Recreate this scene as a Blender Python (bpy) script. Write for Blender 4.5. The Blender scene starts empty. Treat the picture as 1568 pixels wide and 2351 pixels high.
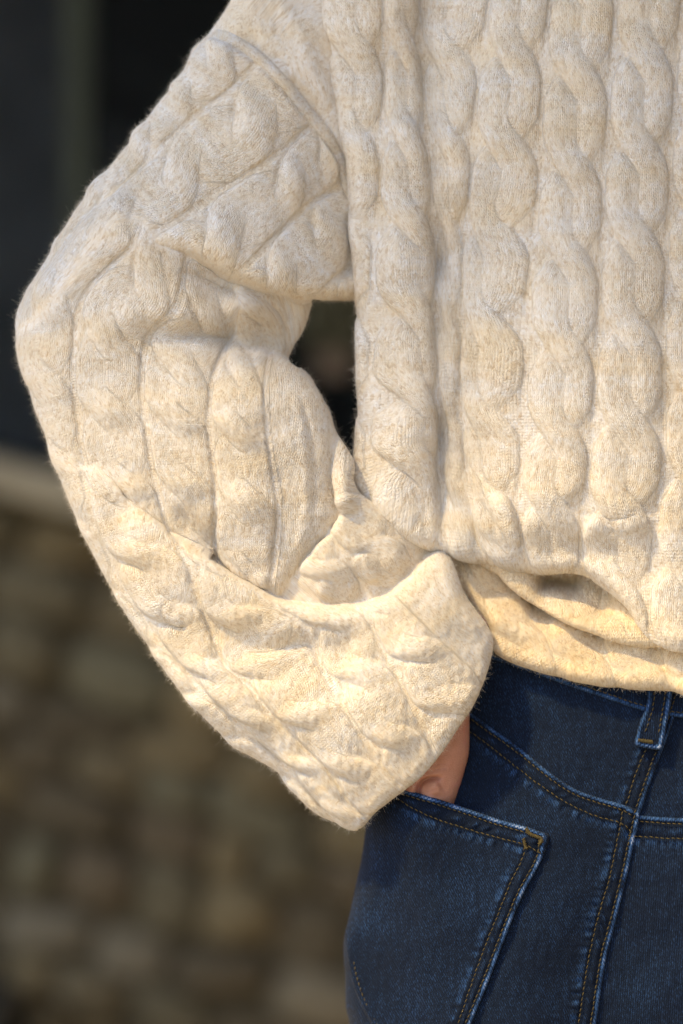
import bpy, bmesh, math, random
import numpy as np
from math import radians as R_
rng = np.random.default_rng(7)
random.seed(7)
SC = bpy.context.scene
COL = SC.collection

# ------------------------------------------------------------------ camera, light
S = 0.00025            # metres per unit of the garment drawing (4 units = 1 mm)
DC = 1.388             # camera to garment plane
ZC = 1.02
cam_d = bpy.data.cameras.new('camera')
cam = bpy.data.objects.new('camera', cam_d)
COL.objects.link(cam)
cam.location = (0, -DC, ZC)
cam.rotation_euler = (R_(90), 0, 0)
cam_d.sensor_fit = 'VERTICAL'
cam_d.sensor_height = 36
cam_d.lens = 36 * DC / (2351 * S)
cam_d.clip_start = 0.05
cam_d.clip_end = 300
cam_d.dof.use_dof = True
cam_d.dof.focus_distance = DC - 0.012
cam_d.dof.aperture_fstop = 2.2
SC.camera = cam

world = bpy.data.worlds.new('World')
SC.world = world
world.use_nodes = True
wn = world.node_tree.nodes
wl = world.node_tree.links
sky = wn.new('ShaderNodeTexSky')
sky.sky_type = 'NISHITA'
sky.sun_disc = False
SUN_EL, SUN_AZ = 50, 318      # azimuth: direction the sun stands in, degrees from +Y towards +X
SUN_AZ = 232
sky.sun_elevation = R_(SUN_EL)
sky.sun_rotation = R_(SUN_AZ)
sky.air_density = 1.0
sky.dust_density = 1.5
bg = wn['Background']
bg.inputs[1].default_value = 0.15
wl.new(sky.outputs[0], bg.inputs[0])
sun_d = bpy.data.lights.new('sun', 'SUN')
sun_d.energy = 2.3
sun_d.angle = R_(4)
sun_d.color = (1.0, 0.74, 0.34)
sun = bpy.data.objects.new('sun', sun_d)
COL.objects.link(sun)
az, el = R_(SUN_AZ), R_(SUN_EL)
dirv = (math.sin(az) * math.cos(el), math.cos(az) * math.cos(el), math.sin(el))
from mathutils import Vector
sun.rotation_euler = Vector(dirv).to_track_quat('Z', 'Y').to_euler()
SC.view_settings.view_transform = 'Standard'
SC.view_settings.look = 'None'
SC.view_settings.exposure = 1.08
SC.cycles.use_denoising = True
SC.cycles.max_bounces = 8

# ------------------------------------------------------------------ small tools
def tag(o, label=None, cat=None, group=None, kind=None):
    if label: o['label'] = label
    if cat: o['category'] = cat
    if group: o['group'] = group
    if kind: o['kind'] = kind
    return o

def world_pts(P):
    """garment units (x right, y down, d towards the camera) -> metres"""
    P = np.asarray(P, float)
    f = (DC - P[:, 2] * S) / DC
    return np.stack([(P[:, 0] - 784) * S * f, -P[:, 2] * S, ZC + (1175.5 - P[:, 1]) * S * f], 1)

def make_mesh(name, V, F, mat=None, parent=None, smooth=True, attrs=None):
    me = bpy.data.meshes.new(name)
    V = np.asarray(V, np.float32)
    F = [tuple(f) for f in F] if not isinstance(F, np.ndarray) else F
    if isinstance(F, np.ndarray):
        n, k = F.shape
        me.vertices.add(len(V)); me.vertices.foreach_set('co', V.ravel())
        me.loops.add(n * k); me.loops.foreach_set('vertex_index', F.ravel().astype(np.int32))
        me.polygons.add(n)
        me.polygons.foreach_set('loop_start', np.arange(0, n * k, k, dtype=np.int32))
        me.polygons.foreach_set('loop_total', np.full(n, k, np.int32))
        me.update(calc_edges=True)
    else:
        me.from_pydata([tuple(v) for v in V], [], F)
    if smooth:
        me.polygons.foreach_set('use_smooth', np.ones(len(me.polygons), bool))
    if attrs:
        for k, a in attrs.items():
            a = np.asarray(a, np.float32)
            if a.ndim == 1:
                at = me.attributes.new(k, 'FLOAT', 'POINT'); at.data.foreach_set('value', a)
            else:
                at = me.attributes.new(k, 'FLOAT_VECTOR', 'POINT'); at.data.foreach_set('vector', a.ravel())
    me.update()
    o = bpy.data.objects.new(name, me)
    if mat: me.materials.append(mat)
    COL.objects.link(o)
    if parent: o.parent = parent
    return o

def sm(x):
    x = np.clip(x, 0, 1)
    return x * x * (3 - 2 * x)

def catmull(P, n=6, closed=False):
    P = np.asarray(P, float)
    if closed:
        Q = np.vstack([P[-1], P, P[0], P[1]])
    else:
        Q = np.vstack([2 * P[0] - P[1], P, 2 * P[-1] - P[-2]])
    out = []
    t = np.linspace(0, 1, n, endpoint=False)[:, None]
    for i in range(1, len(Q) - 2):
        a, b, c, d = Q[i - 1], Q[i], Q[i + 1], Q[i + 2]
        out.append(0.5 * ((2 * b) + (c - a) * t + (2 * a - 5 * b + 4 * c - d) * t ** 2 + (3 * b - a - 3 * c + d) * t ** 3))
    out = np.vstack(out)
    if not closed: out = np.vstack([out, P[-1]])
    return out

def rbf(pts):
    """thin-plate surface through (x, y, value)"""
    P = np.asarray(pts, float)
    X, v = P[:, :2] / 500, P[:, 2]
    n = len(P)
    def k(r2):
        return 0.5 * r2 * np.log(r2 + 1e-9)
    K = k(((X[:, None] - X[None]) ** 2).sum(-1)) + 1e-4 * np.eye(n)
    A = np.zeros((n + 3, n + 3)); A[:n, :n] = K
    A[:n, n] = 1; A[:n, n + 1:] = X; A[n, :n] = 1; A[n + 1:, :n] = X.T
    w = np.linalg.solve(A, np.r_[v, 0, 0, 0])
    def f(x, y):
        x = np.asarray(x, float) / 500; y = np.asarray(y, float) / 500
        out = np.empty(x.size)
        xr, yr = x.ravel(), y.ravel()
        for i in range(0, x.size, 40000):
            a, b = xr[i:i + 40000], yr[i:i + 40000]
            r2 = (a[:, None] - X[None, :, 0]) ** 2 + (b[:, None] - X[None, :, 1]) ** 2
            out[i:i + 40000] = k(r2) @ w[:n] + w[n] + w[n + 1] * a + w[n + 2] * b
        return out.reshape(x.shape)
    return f

def seg_dist(x, y, L, closed=False):
    """distance to a polyline, foot index (segment + fraction), signed side, foot point"""
    L = np.asarray(L, float)[:, :2]
    A = L; B = np.roll(L, -1, 0) if closed else L[1:]
    if not closed: A = L[:-1]
    D = B - A; LL = (D ** 2).sum(1) + 1e-12
    n = x.size
    dist = np.empty(n); foot = np.empty(n); side = np.empty(n); fx = np.empty(n); fy = np.empty(n)
    for i in range(0, n, 20000):
        a, b = x[i:i + 20000, None], y[i:i + 20000, None]
        px, py = a - A[None, :, 0], b - A[None, :, 1]
        t = np.clip((px * D[:, 0] + py * D[:, 1]) / LL, 0, 1)
        dx, dy = px - t * D[:, 0], py - t * D[:, 1]
        d2 = dx * dx + dy * dy
        j = d2.argmin(1); r = np.arange(len(j))
        dist[i:i + 20000] = np.sqrt(d2[r, j]); foot[i:i + 20000] = j + t[r, j]
        side[i:i + 20000] = np.sign(D[j, 0] * py[r, j] - D[j, 1] * px[r, j])
        fx[i:i + 20000] = A[j, 0] + t[r, j] * D[j, 0]; fy[i:i + 20000] = A[j, 1] + t[r, j] * D[j, 1]
    return dist, foot, side, fx, fy

def inside(x, y, P):
    P = np.asarray(P, float)
    c = np.zeros(x.size, bool)
    for i in range(len(P)):
        x1, y1 = P[i, 0], P[i, 1]; x2, y2 = P[i - 1, 0], P[i - 1, 1]
        if y1 == y2: continue
        m = ((y1 > y) != (y2 > y))
        c[m] ^= x[m] < (x2 - x1) * (y[m] - y1) / (y2 - y1) + x1
    return c

def stroke(x, y, line, width, amp, taper=0.2, asym=0.0):
    """a soft ridge (amp > 0) or crease along a line; asym skews it to one side"""
    L = catmull(line, 6)
    d, f, s, _, _ = seg_dist(x, y, L)
    u = f / (len(L) - 1)
    t = sm(u / taper) * sm((1 - u) / taper) if taper > 0 else 1
    sd = d * s
    w = width * (1 + asym * np.tanh(sd / width))
    return amp * t * np.exp(-(sd / w) ** 2)

def patch(outline, field, h=3.0, n=5, clip=None, R=20, T=20, wrap=1.0):
    """A cloth sheet: outline control points (x, y[, R, T]); its rim rolls over away from the viewer.
    field(x, y) -> depth. Returns dict with positions, quads and the rim distance."""
    O = []
    for p in outline:
        p = list(p)
        if len(p) == 2: p += [R, T]
        O.append(p)
    O = catmull(O, n, closed=True)
    x0, y0 = O[:, 0].min() - h, O[:, 1].min() - h
    x1, y1 = O[:, 0].max() + h, O[:, 1].max() + h
    if clip: x0, y0, x1, y1 = max(x0, clip[0]), max(y0, clip[1]), min(x1, clip[2]), min(y1, clip[3])
    gx = np.arange(x0, x1 + h, h); gy = np.arange(y0, y1 + h, h)
    X, Y = np.meshgrid(gx, gy)
    sh = X.shape
    ins = inside(X.ravel(), Y.ravel(), O).reshape(sh)
    cell = ins[:-1, :-1] | ins[1:, :-1] | ins[:-1, 1:] | ins[1:, 1:]
    used = np.zeros(sh, bool)
    for a in (0, 1):
        for b in (0, 1):
            used[a:sh[0] - 1 + a, b:sh[1] - 1 + b] |= cell
    idx = -np.ones(sh, int)
    idx[used] = np.arange(used.sum())
    x, y, inn = X[used], Y[used], ins[used]
    c = np.argwhere(cell)
    F = np.stack([idx[c[:, 0] + 1, c[:, 1]], idx[c[:, 0] + 1, c[:, 1] + 1], idx[c[:, 0], c[:, 1] + 1], idx[c[:, 0], c[:, 1]]], 1)
    d, foot, side, fx, fy = seg_dist(x, y, O, closed=True)
    j = foot.astype(int) % len(O); t = foot - foot.astype(int)
    j2 = (j + 1) % len(O)
    Rv = O[j, 2] * (1 - t) + O[j2, 2] * t
    Tv = O[j, 3] * (1 - t) + O[j2, 3] * t
    d = np.where(inn, d, 0)
    nx, ny = x - fx, y - fy
    ln = np.hypot(nx, ny) + 1e-6
    nx, ny = nx / ln, ny / ln
    k = np.clip(d / Rv, 0, 1)
    dn = np.where(k < 1, Rv * (1 - np.cos(k * math.pi / 2)) * wrap + d * (1 - wrap), d)
    x2 = np.where(inn, fx + nx * dn, fx)
    y2 = np.where(inn, fy + ny * dn, fy)
    drop = Tv * (1 - np.sin(k * math.pi / 2))
    return dict(x=x2, y=y2, rim=drop, dist=d, F=F, inn=inn, fx=fx, fy=fy, O=O, R=Rv, T=Tv, nx=nx, ny=ny)

def normals(P, F):
    a = P[F[:, 2]] - P[F[:, 0]]; b = P[F[:, 3]] - P[F[:, 1]]
    n = np.cross(a, b)
    N = np.zeros_like(P)
    for k in range(4): np.add.at(N, F[:, k], n)
    N /= np.linalg.norm(N, axis=1)[:, None] + 1e-9
    N *= np.sign(N[:, 2].mean())
    return N

def blur_on_mesh(v, F, it=1):
    for _ in range(it):
        a = np.zeros_like(v); c = np.zeros(len(v))
        m = v[F].mean(1)
        for k in range(4):
            np.add.at(a, F[:, k], m); np.add.at(c, F[:, k], 1)
        v = a / np.maximum(c, 1).reshape((-1,) + (1,) * (v.ndim - 1))
    return v

def add_skirt(P, F, out_dir, depth, attrs, rings=5, inward=30):
    """carry the rim round to the far side of the cloth"""
    E = np.vstack([F[:, [0, 1]], F[:, [1, 2]], F[:, [2, 3]], F[:, [3, 0]]])
    key = np.sort(E, 1)
    code = key[:, 0].astype(np.int64) * (len(P) + 1) + key[:, 1]
    u, inv, cnt = np.unique(code, return_inverse=True, return_counts=True)
    be = E[cnt[inv] == 1]
    bv = np.unique(be)
    m = -np.ones(len(P), int); m[bv] = np.arange(len(bv))
    Ps, Fs = [P], [F]
    base = len(P); prev = bv
    for r in range(1, rings + 1):
        th = r / rings * math.pi / 2
        Q = P[bv].copy()
        Q[:, :2] -= out_dir[bv] * (1 - math.cos(th)) * inward
        Q[:, 2] -= math.sin(th) * depth[bv]
        ids = base + np.arange(len(bv)); base += len(bv)
        Ps.append(Q)
        a, b = m[be[:, 0]], m[be[:, 1]]
        Fs.append(np.stack([prev[b], prev[a], ids[a], ids[b]], 1))
        prev = ids
        for k in attrs: attrs[k] = np.concatenate([attrs[k], attrs[k][bv]])
    return np.vstack(Ps), np.vstack(Fs), attrs

# ------------------------------------------------------------------ materials
def nodes_of(name):
    m = bpy.data.materials.new(name); m.use_nodes = True
    nt = m.node_tree; b = nt.nodes['Principled BSDF']
    return m, nt, b
def N_(nt, t, **kw):
    n = nt.nodes.new(t)
    for k, v in kw.items(): setattr(n, k, v)
    return n
def math_(nt, op, a, b=None, c=None, clamp=False):
    n = N_(nt, 'ShaderNodeMath', operation=op); n.use_clamp = clamp
    for i, v in enumerate((a, b, c)):
        if v is None: continue
        if isinstance(v, (int, float)): n.inputs[i].default_value = v
        else: nt.links.new(v, n.inputs[i])
    return n.outputs[0]
def ramp(nt, fac, stops):
    r = N_(nt, 'ShaderNodeValToRGB')
    e = r.color_ramp.elements
    while len(e) < len(stops): e.new(0.5)
    for k, (p, c) in enumerate(stops):
        e[k].position = p; e[k].color = tuple(c) + (1,)
    nt.links.new(fac, r.inputs[0])
    return r.outputs[0]
def mixc(nt, f, a, b):
    m = N_(nt, 'ShaderNodeMix', data_type='RGBA')
    for s, v in ((m.inputs[0], f), (m.inputs[6], a), (m.inputs[7], b)):
        if isinstance(v, (int, float)): s.default_value = v
        elif isinstance(v, tuple): s.default_value = v + (1,)
        else: nt.links.new(v, s)
    return m.outputs[2]
def noise(nt, vec, scale, detail=2, rough=0.5):
    n = N_(nt, 'ShaderNodeTexNoise')
    n.inputs['Scale'].default_value = scale; n.inputs['Detail'].default_value = detail
    n.inputs['Roughness'].default_value = rough
    if vec is not None: nt.links.new(vec, n.inputs['Vector'])
    return n.outputs[0]
def mapping(nt, vec, scale=(1, 1, 1), rot=(0, 0, 0), loc=(0, 0, 0)):
    m = N_(nt, 'ShaderNodeMapping')
    m.inputs['Scale'].default_value = scale; m.inputs['Rotation'].default_value = rot
    m.inputs['Location'].default_value = loc
    nt.links.new(vec, m.inputs[0])
    return m.outputs[0]

def wool_material(name, tint=(1, 1, 1)):
    m, nt, b = nodes_of(name)
    at = N_(nt, 'ShaderNodeAttribute', attribute_name='knit')    # x: wale, y: row, z: purl
    co = N_(nt, 'ShaderNodeTexCoord').outputs['Object']
    wob = noise(nt, co, 900, 2)
    sep = N_(nt, 'ShaderNodeSeparateXYZ'); nt.links.new(at.outputs['Vector'], sep.inputs[0])
    t, s, purl = sep.outputs
    wv = math_(nt, 'MULTIPLY_ADD', wob, 0.55, -0.27)
    t = math_(nt, 'ADD', t, wv)
    s = math_(nt, 'ADD', s, wv)
    u = math_(nt, 'ABSOLUTE', math_(nt, 'SUBTRACT', math_(nt, 'FRACT', t), 0.5))      # 0 centre .. .5 edge
    v = math_(nt, 'MULTIPLY_ADD', u, -1.5, s)
    leg = math_(nt, 'MULTIPLY_ADD', math_(nt, 'COSINE', math_(nt, 'MULTIPLY', v, 2 * math.pi)), 0.5, 0.5)
    bump = math_(nt, 'SINE', math_(nt, 'MULTIPLY', u, 2 * math.pi))
    stitch = math_(nt, 'MULTIPLY', math_(nt, 'MULTIPLY_ADD', bump, 0.8, 0.2), math_(nt, 'MULTIPLY_ADD', leg, 0.5, 0.5))
    lad = math_(nt, 'MULTIPLY_ADD', math_(nt, 'COSINE', math_(nt, 'MULTIPLY', s, 2 * math.pi)), 0.5, 0.5)
    f = N_(nt, 'ShaderNodeMix', data_type='FLOAT')
    nt.links.new(purl, f.inputs[0]); nt.links.new(stitch, f.inputs[2]); nt.links.new(lad, f.inputs[3])
    relief = f.outputs[0]
    # felted patches flatten the stitch
    felt = ramp(nt, noise(nt, co, 55, 3), [(0.35, (0.35,) * 3), (0.65, (1,) * 3)])
    fa = N_(nt, 'ShaderNodeAttribute', attribute_name='felt').outputs['Fac']
    relief = math_(nt, 'MULTIPLY', relief, math_(nt, 'MULTIPLY_ADD', noise(nt, mapping(nt, at.outputs['Vector'], (0.9, 0.9, 1)), 1.0, 2, 0.6), 1.4, 0.25))
    hgt = math_(nt, 'ADD', math_(nt, 'MULTIPLY', math_(nt, 'MULTIPLY', relief, felt), fa), math_(nt, 'MULTIPLY', noise(nt, co, 2300, 3, 0.7), 0.55))
    bp = N_(nt, 'ShaderNodeBump')
    bp.inputs['Strength'].default_value = 0.75
    bp.inputs['Distance'].default_value = 0.0014
    nt.links.new(hgt, bp.inputs['Height']); nt.links.new(bp.outputs[0], b.inputs['Normal'])
    # marled yarn: white, cream and peach fibres spun together
    kn = mapping(nt, at.outputs['Vector'], (0.8, 0.36, 1), (0, 0, 0.25))
    n1 = noise(nt, kn, 0.9, 3, 0.7)
    n2 = noise(nt, mapping(nt, at.outputs['Vector'], (0.022, 0.075, 1), (0, 0, 0.12)), 1.0, 3, 0.55)
    n3 = noise(nt, mapping(nt, co, (1, 1, 1), (0, 0, 0), (3, 1, 4)), 420, 3, 0.7)
    base = ramp(nt, n1, [(0.25, (0.77, 0.67, 0.55)), (0.40, (0.84, 0.785, 0.70)), (0.54, (0.865, 0.83, 0.78)), (0.70, (0.885, 0.885, 0.895))])
    tone = ramp(nt, n2, [(0.34, (0.99, 0.91, 0.76)), (0.50, (1.0, 0.965, 0.90)), (0.62, (1.0, 1.0, 1.0))])
    c = N_(nt, 'ShaderNodeMix', data_type='RGBA', blend_type='MULTIPLY'); c.inputs[0].default_value = 1
    nt.links.new(base, c.inputs[6]); nt.links.new(tone, c.inputs[7])
    sp = ramp(nt, n3, [(0.33, (0.92, 0.82, 0.68)), (0.5, (1, 1, 1))])
    c2 = N_(nt, 'ShaderNodeMix', data_type='RGBA', blend_type='MULTIPLY'); c2.inputs[0].default_value = 0.35
    nt.links.new(c.outputs[2], c2.inputs[6]); nt.links.new(sp, c2.inputs[7])
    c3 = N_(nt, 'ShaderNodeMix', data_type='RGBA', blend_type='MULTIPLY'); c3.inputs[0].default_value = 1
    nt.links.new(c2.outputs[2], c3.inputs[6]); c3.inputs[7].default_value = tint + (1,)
    cid = N_(nt, 'ShaderNodeCombineXYZ')
    nt.links.new(math_(nt, 'FLOOR', math_(nt, 'MULTIPLY', t, 2)), cid.inputs[0]); nt.links.new(math_(nt, 'FLOOR', math_(nt, 'ADD', v, 0.5)), cid.inputs[1])
    wnz = N_(nt, 'ShaderNodeTexWhiteNoise', noise_dimensions='2D'); nt.links.new(cid.outputs[0], wnz.inputs['Vector'])
    fibre = ramp(nt, wnz.outputs['Value'], [(0.0, (0.80, 0.72, 0.62)), (0.3, (0.96, 0.94, 0.91)), (1.0, (1.05, 1.05, 1.05))])
    c4 = N_(nt, 'ShaderNodeMix', data_type='RGBA', blend_type='MULTIPLY'); c4.inputs[0].default_value = 0.85
    nt.links.new(c3.outputs[2], c4.inputs[6]); nt.links.new(fibre, c4.inputs[7])
    nt.links.new(c4.outputs[2], b.inputs['Base Color'])
    b.inputs['Roughness'].default_value = 0.95
    b.inputs['Specular IOR Level'].default_value = 0.1
    b.inputs['Sheen Weight'].default_value = 0.35
    b.inputs['Sheen Roughness'].default_value = 0.5
    b.inputs['Sheen Tint'].default_value = (0.95, 0.97, 1.0, 1)
    return m

def denim_material(name, dark=(0.0028, 0.0075, 0.0205), light=(0.036, 0.096, 0.25), rot=0.0):
    m, nt, b = nodes_of(name)
    at = N_(nt, 'ShaderNodeAttribute', attribute_name='cloth')    # garment units
    wear = N_(nt, 'ShaderNodeAttribute', attribute_name='wear').outputs['Fac']
    co = at.outputs['Vector']
    tw = mapping(nt, co, (1, 1, 1), (0, 0, R_(-62 + rot)))
    w = N_(nt, 'ShaderNodeTexWave', wave_type='BANDS', bands_direction='Y')
    w.inputs['Scale'].default_value = 0.062; w.inputs['Distortion'].default_value = 1.2
    w.inputs['Detail'].default_value = 2; w.inputs['Detail Scale'].default_value = 3
    nt.links.new(tw, w.inputs['Vector'])
    fl = noise(nt, mapping(nt, co, (0.36, 0.11, 1), (0, 0, R_(18 + rot))), 1.0, 3, 0.75)
    slub = noise(nt, mapping(nt, co, (0.10, 0.012, 1), (0, 0, R_(4 + rot))), 1.0, 3, 0.6)
    big = noise(nt, co, 0.006, 3, 0.5)
    a = math_(nt, 'MULTIPLY_ADD', w.outputs['Fac'], 0.17, math_(nt, 'MULTIPLY', fl, 1.15))
    a = math_(nt, 'ADD', a, math_(nt, 'MULTIPLY', slub, 0.35))
    a = math_(nt, 'ADD', a, math_(nt, 'MULTIPLY', big, 0.28))
    a = math_(nt, 'ADD', a, math_(nt, 'MULTIPLY', wear, 0.52))
    a = math_(nt, 'SUBTRACT', a, 0.99, clamp=True)
    f = ramp(nt, a, [(0.0, dark), (0.10, tuple(0.75 * d + 0.25 * l * .45 for d, l in zip(dark, light))), (0.32, tuple(l * .55 for l in light)), (0.55, light), (0.9, (0.30, 0.37, 0.52))])
    nt.links.new(f, b.inputs['Base Color'])
    bp = N_(nt, 'ShaderNodeBump'); bp.inputs['Strength'].default_value = 0.5; bp.inputs['Distance'].default_value = 0.0004
    hh = math_(nt, 'ADD', w.outputs['Fac'], math_(nt, 'MULTIPLY', fl, 1.4))
    nt.links.new(hh, bp.inputs['Height']); nt.links.new(bp.outputs[0], b.inputs['Normal'])
    b.inputs['Roughness'].default_value = 0.9
    b.inputs['Specular IOR Level'].default_value = 0.15
    b.inputs['Sheen Weight'].default_value = 0.04
    return m

def plain(name, col, rough=0.8, var=0.25, scale=30, bump=0.0, spec=0.3):
    m, nt, b = nodes_of(name)
    co = N_(nt, 'ShaderNodeTexCoord').outputs['Object']
    n = noise(nt, co, scale, 4, 0.6)
    lo = tuple(c * (1 - var) for c in col); hi = tuple(min(1, c * (1 + var)) for c in col)
    nt.links.new(ramp(nt, n, [(0.3, lo), (0.7, hi)]), b.inputs['Base Color'])
    b.inputs['Roughness'].default_value = rough
    b.inputs['Specular IOR Level'].default_value = spec
    if bump:
        bp = N_(nt, 'ShaderNodeBump'); bp.inputs['Strength'].default_value = 0.6; bp.inputs['Distance'].default_value = bump
        nt.links.new(n, bp.inputs['Height']); nt.links.new(bp.outputs[0], b.inputs['Normal'])
    return m

M_WOOL = wool_material('cream_marled_wool')
M_WOOL_SHADE = wool_material('shade_tinted_marled_wool', (1.0, 0.90, 0.72))  # same yarn; shade and warm bounce at the hem painted in as a tint
M_DENIM = denim_material('indigo_denim')
M_DENIM2 = denim_material('indigo_denim_cut_on_the_slant', rot=-32)
M_THREAD = plain('ochre_thread', (0.070, 0.054, 0.020), 0.85, 0.45, 800)

# ------------------------------------------------------------------ the setting: ground, wall, window
def box_mesh(x0, x1, y0, y1, z0, z1, seg=1):
    V = [(x, y, z) for x in (x0, x1) for y in (y0, y1) for z in (z0, z1)]
    F = [(0, 1, 3, 2), (4, 6, 7, 5), (0, 4, 5, 1), (2, 3, 7, 6), (0, 2, 6, 4), (1, 5, 7, 3)]
    return V, F

M_GROUND = plain('sandy_paving', (0.38, 0.325, 0.24), 0.9, 0.2, 2, 0.003)
V = [(-60, -60, 0), (60, -60, 0), (60, 60, 0), (-60, 60, 0)]
g = make_mesh('ground', V, [(0, 1, 2, 3)], M_GROUND, smooth=False)
tag(g, 'sandy pale paving underfoot', kind='structure')

WY = 1.95                     # wall face
KW = (DC + WY) / DC           # size of a unit out there
SLOPE = R_(-15)
wall = bpy.data.objects.new('stone_wall', None); COL.objects.link(wall)
wall.location = (0, WY, ZC); wall.rotation_euler = (0, -SLOPE, 0)
tag(wall, 'rough brown rubble stone wall, out of focus, below the dark window', 'wall')
def wl_(px, py):             # drawing position at the wall's distance -> wall's own x, z
    x, z = (px - 784) * S * KW, (1175.5 - py) * S * KW
    c, s = math.cos(-SLOPE), math.sin(-SLOPE)
    return (x * c - z * s, x * s + z * c)
def rot_ok():
    pass
M_MORTAR = plain('earthy_mortar', (0.105, 0.083, 0.048), 0.95, 0.4, 14, 0.004)
lx0, lz_top = wl_(0, 1048)
_, lz_bot = wl_(0, 1136)
Vb, Fb = box_mesh(-3, 3, 0.02, 0.35, -2.2, lz_bot)
make_mesh('wall_core', Vb, Fb, M_MORTAR, wall, smooth=False)
stone_cols = [(0.122, 0.095, 0.058), (0.122, 0.104, 0.062), (0.145, 0.118, 0.068), (0.172, 0.135, 0.072), (0.14, 0.126, 0.078), (0.10, 0.08, 0.048), (0.18, 0.154, 0.104)]
M_STONES = [plain('wall_stone_%s' % n, c, 0.9, 0.45, 18, 0.006) for n, c in zip(('umber', 'olive', 'tan', 'ochre', 'lichen', 'dark', 'pale'), stone_cols)]
def stone_mesh(seed):
    r = np.random.default_rng(seed)
    bm = bmesh.new(); bmesh.ops.create_icosphere(bm, subdivisions=2, radius=1.0)
    k = r.normal(0, 1, (5, 3)); ph = r.uniform(0, 6, 5)
    for v in bm.verts:
        p = np.array(v.co)
        q = np.sign(p) * np.abs(p) ** 0.62
        q *= 1 + 0.09 * sum(math.sin(float(p @ k[i]) * 2.2 + ph[i]) for i in range(5)) / 1.6
        v.co = q
    me = bpy.data.meshes.new('stone'); bm.to_mesh(me); bm.free()
    me.polygons.foreach_set('use_smooth', np.ones(len(me.polygons), bool))
    return me
stone_ms = [stone_mesh(i) for i in range(14)]
stone_var = []
for i, me in enumerate(stone_ms):
    for j in range(2):
        c = me.copy() if j else me
        c.materials.append(M_STONES[(i * 3 + j * 2) % 7]); stone_var.append(c)
zz = lz_bot - 0.005
cnt = 0
row = 0
while zz > -1.25 and cnt < 298:
    hgt = random.uniform(0.055, 0.10)
    xx = -0.85 + random.uniform(-0.08, 0)
    while xx < 0.55 and cnt < 298:
        wdt = random.uniform(0.06, 0.16)
        o = bpy.data.objects.new('stone', random.choice(stone_var))
        o.parent = wall
        hh = hgt * random.uniform(0.8, 1.15)
        o.location = (xx + wdt / 2, 0.02, zz - hgt / 2 + random.uniform(-.006, .006))
        o.scale = (wdt * 0.5, random.uniform(0.025, 0.05), hh * 0.5)
        o.rotation_euler = (random.uniform(-.1, .1), random.uniform(-.2, .2), random.uniform(-.15, .15))
        COL.objects.link(o); cnt += 1
        xx += wdt * random.uniform(0.96, 1.05)
    zz -= hgt * 0.98
# ledge on top of the wall
M_LEDGE = plain('worn_ledge_stone', (0.30, 0.262, 0.18), 0.7, 0.25, 9, 0.003)
bm = bmesh.new()
Vl, Fl = box_mesh(-3, 3, -0.09, 0.35, lz_bot + 0.002, lz_top)
vs = [bm.verts.new(v) for v in Vl]
for f in Fl: bm.faces.new([vs[i] for i in f])
bmesh.ops.bevel(bm, geom=[e for e in bm.edges], offset=0.008, segments=3, affect='EDGES', profile=0.5)
me = bpy.data.meshes.new('ledge'); bm.to_mesh(me); bm.free(); me.materials.append(M_LEDGE)
o = bpy.data.objects.new('ledge', me); COL.objects.link(o); o.parent = wall

# window above the ledge
M_FRAME = plain('dark_green_frame_paint', (0.032, 0.038, 0.020), 0.5, 0.2, 20)
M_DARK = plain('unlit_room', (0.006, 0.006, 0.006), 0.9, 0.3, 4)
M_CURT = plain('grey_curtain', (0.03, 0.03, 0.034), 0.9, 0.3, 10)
mg, nt, b = nodes_of('window_glass')
b.inputs['Base Color'].default_value = (0.9, 0.95, 0.95, 1); b.inputs['Transmission Weight'].default_value = 1
b.inputs['Roughness'].default_value = 0.02; b.inputs['IOR'].default_value = 1.05; b.inputs['Specular IOR Level'].default_value = 0.08
win = bpy.data.objects.new('window', None); COL.objects.link(win)
win.location = (0, WY, ZC)
tag(win, 'dark unlit window behind the bent elbow, above the stone ledge', 'window')
def wbox(name, px0, px1, py0, py1, ya, yb, mat, rotz=0.0, parent=win):
    x0, x1 = (px0 - 784) * S * KW, (px1 - 784) * S * KW
    z0, z1 = (1175.5 - py1) * S * KW, (1175.5 - py0) * S * KW
    V, F = box_mesh(x0, x1, ya, yb, z0, z1)
    V = np.array(V)
    if rotz:
        c = V.mean(0); ca, sa = math.cos(rotz), math.sin(rotz)
        d = V - c; V = c + np.stack([d[:, 0] * ca - d[:, 2] * sa, d[:, 1], d[:, 0] * sa + d[:, 2] * ca], 1)
    return make_mesh(name, V, F, mat, parent, smooth=False)
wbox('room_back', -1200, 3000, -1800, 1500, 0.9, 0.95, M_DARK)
wbox('mullion', 140, 196, -1500, 1300, 0.04, 0.10, M_FRAME)
wbox('mullion', 1330, 1390, -1500, 1300, 0.04, 0.10, M_FRAME)
wbox('pane', -900, 139, -1500, 1300, 0.065, 0.071, mg)
wbox('pane', 197, 1329, -1500, 1300, 0.065, 0.071, mg)
wbox('rail', 197, 1329, -560, -500, 0.04, 0.10, M_FRAME)
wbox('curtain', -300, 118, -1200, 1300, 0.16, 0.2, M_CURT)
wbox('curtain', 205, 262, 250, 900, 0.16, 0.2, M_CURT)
wbox('brace', 215, 480, 120, 165, 0.12, 0.15, M_DARK, R_(-38))
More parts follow.
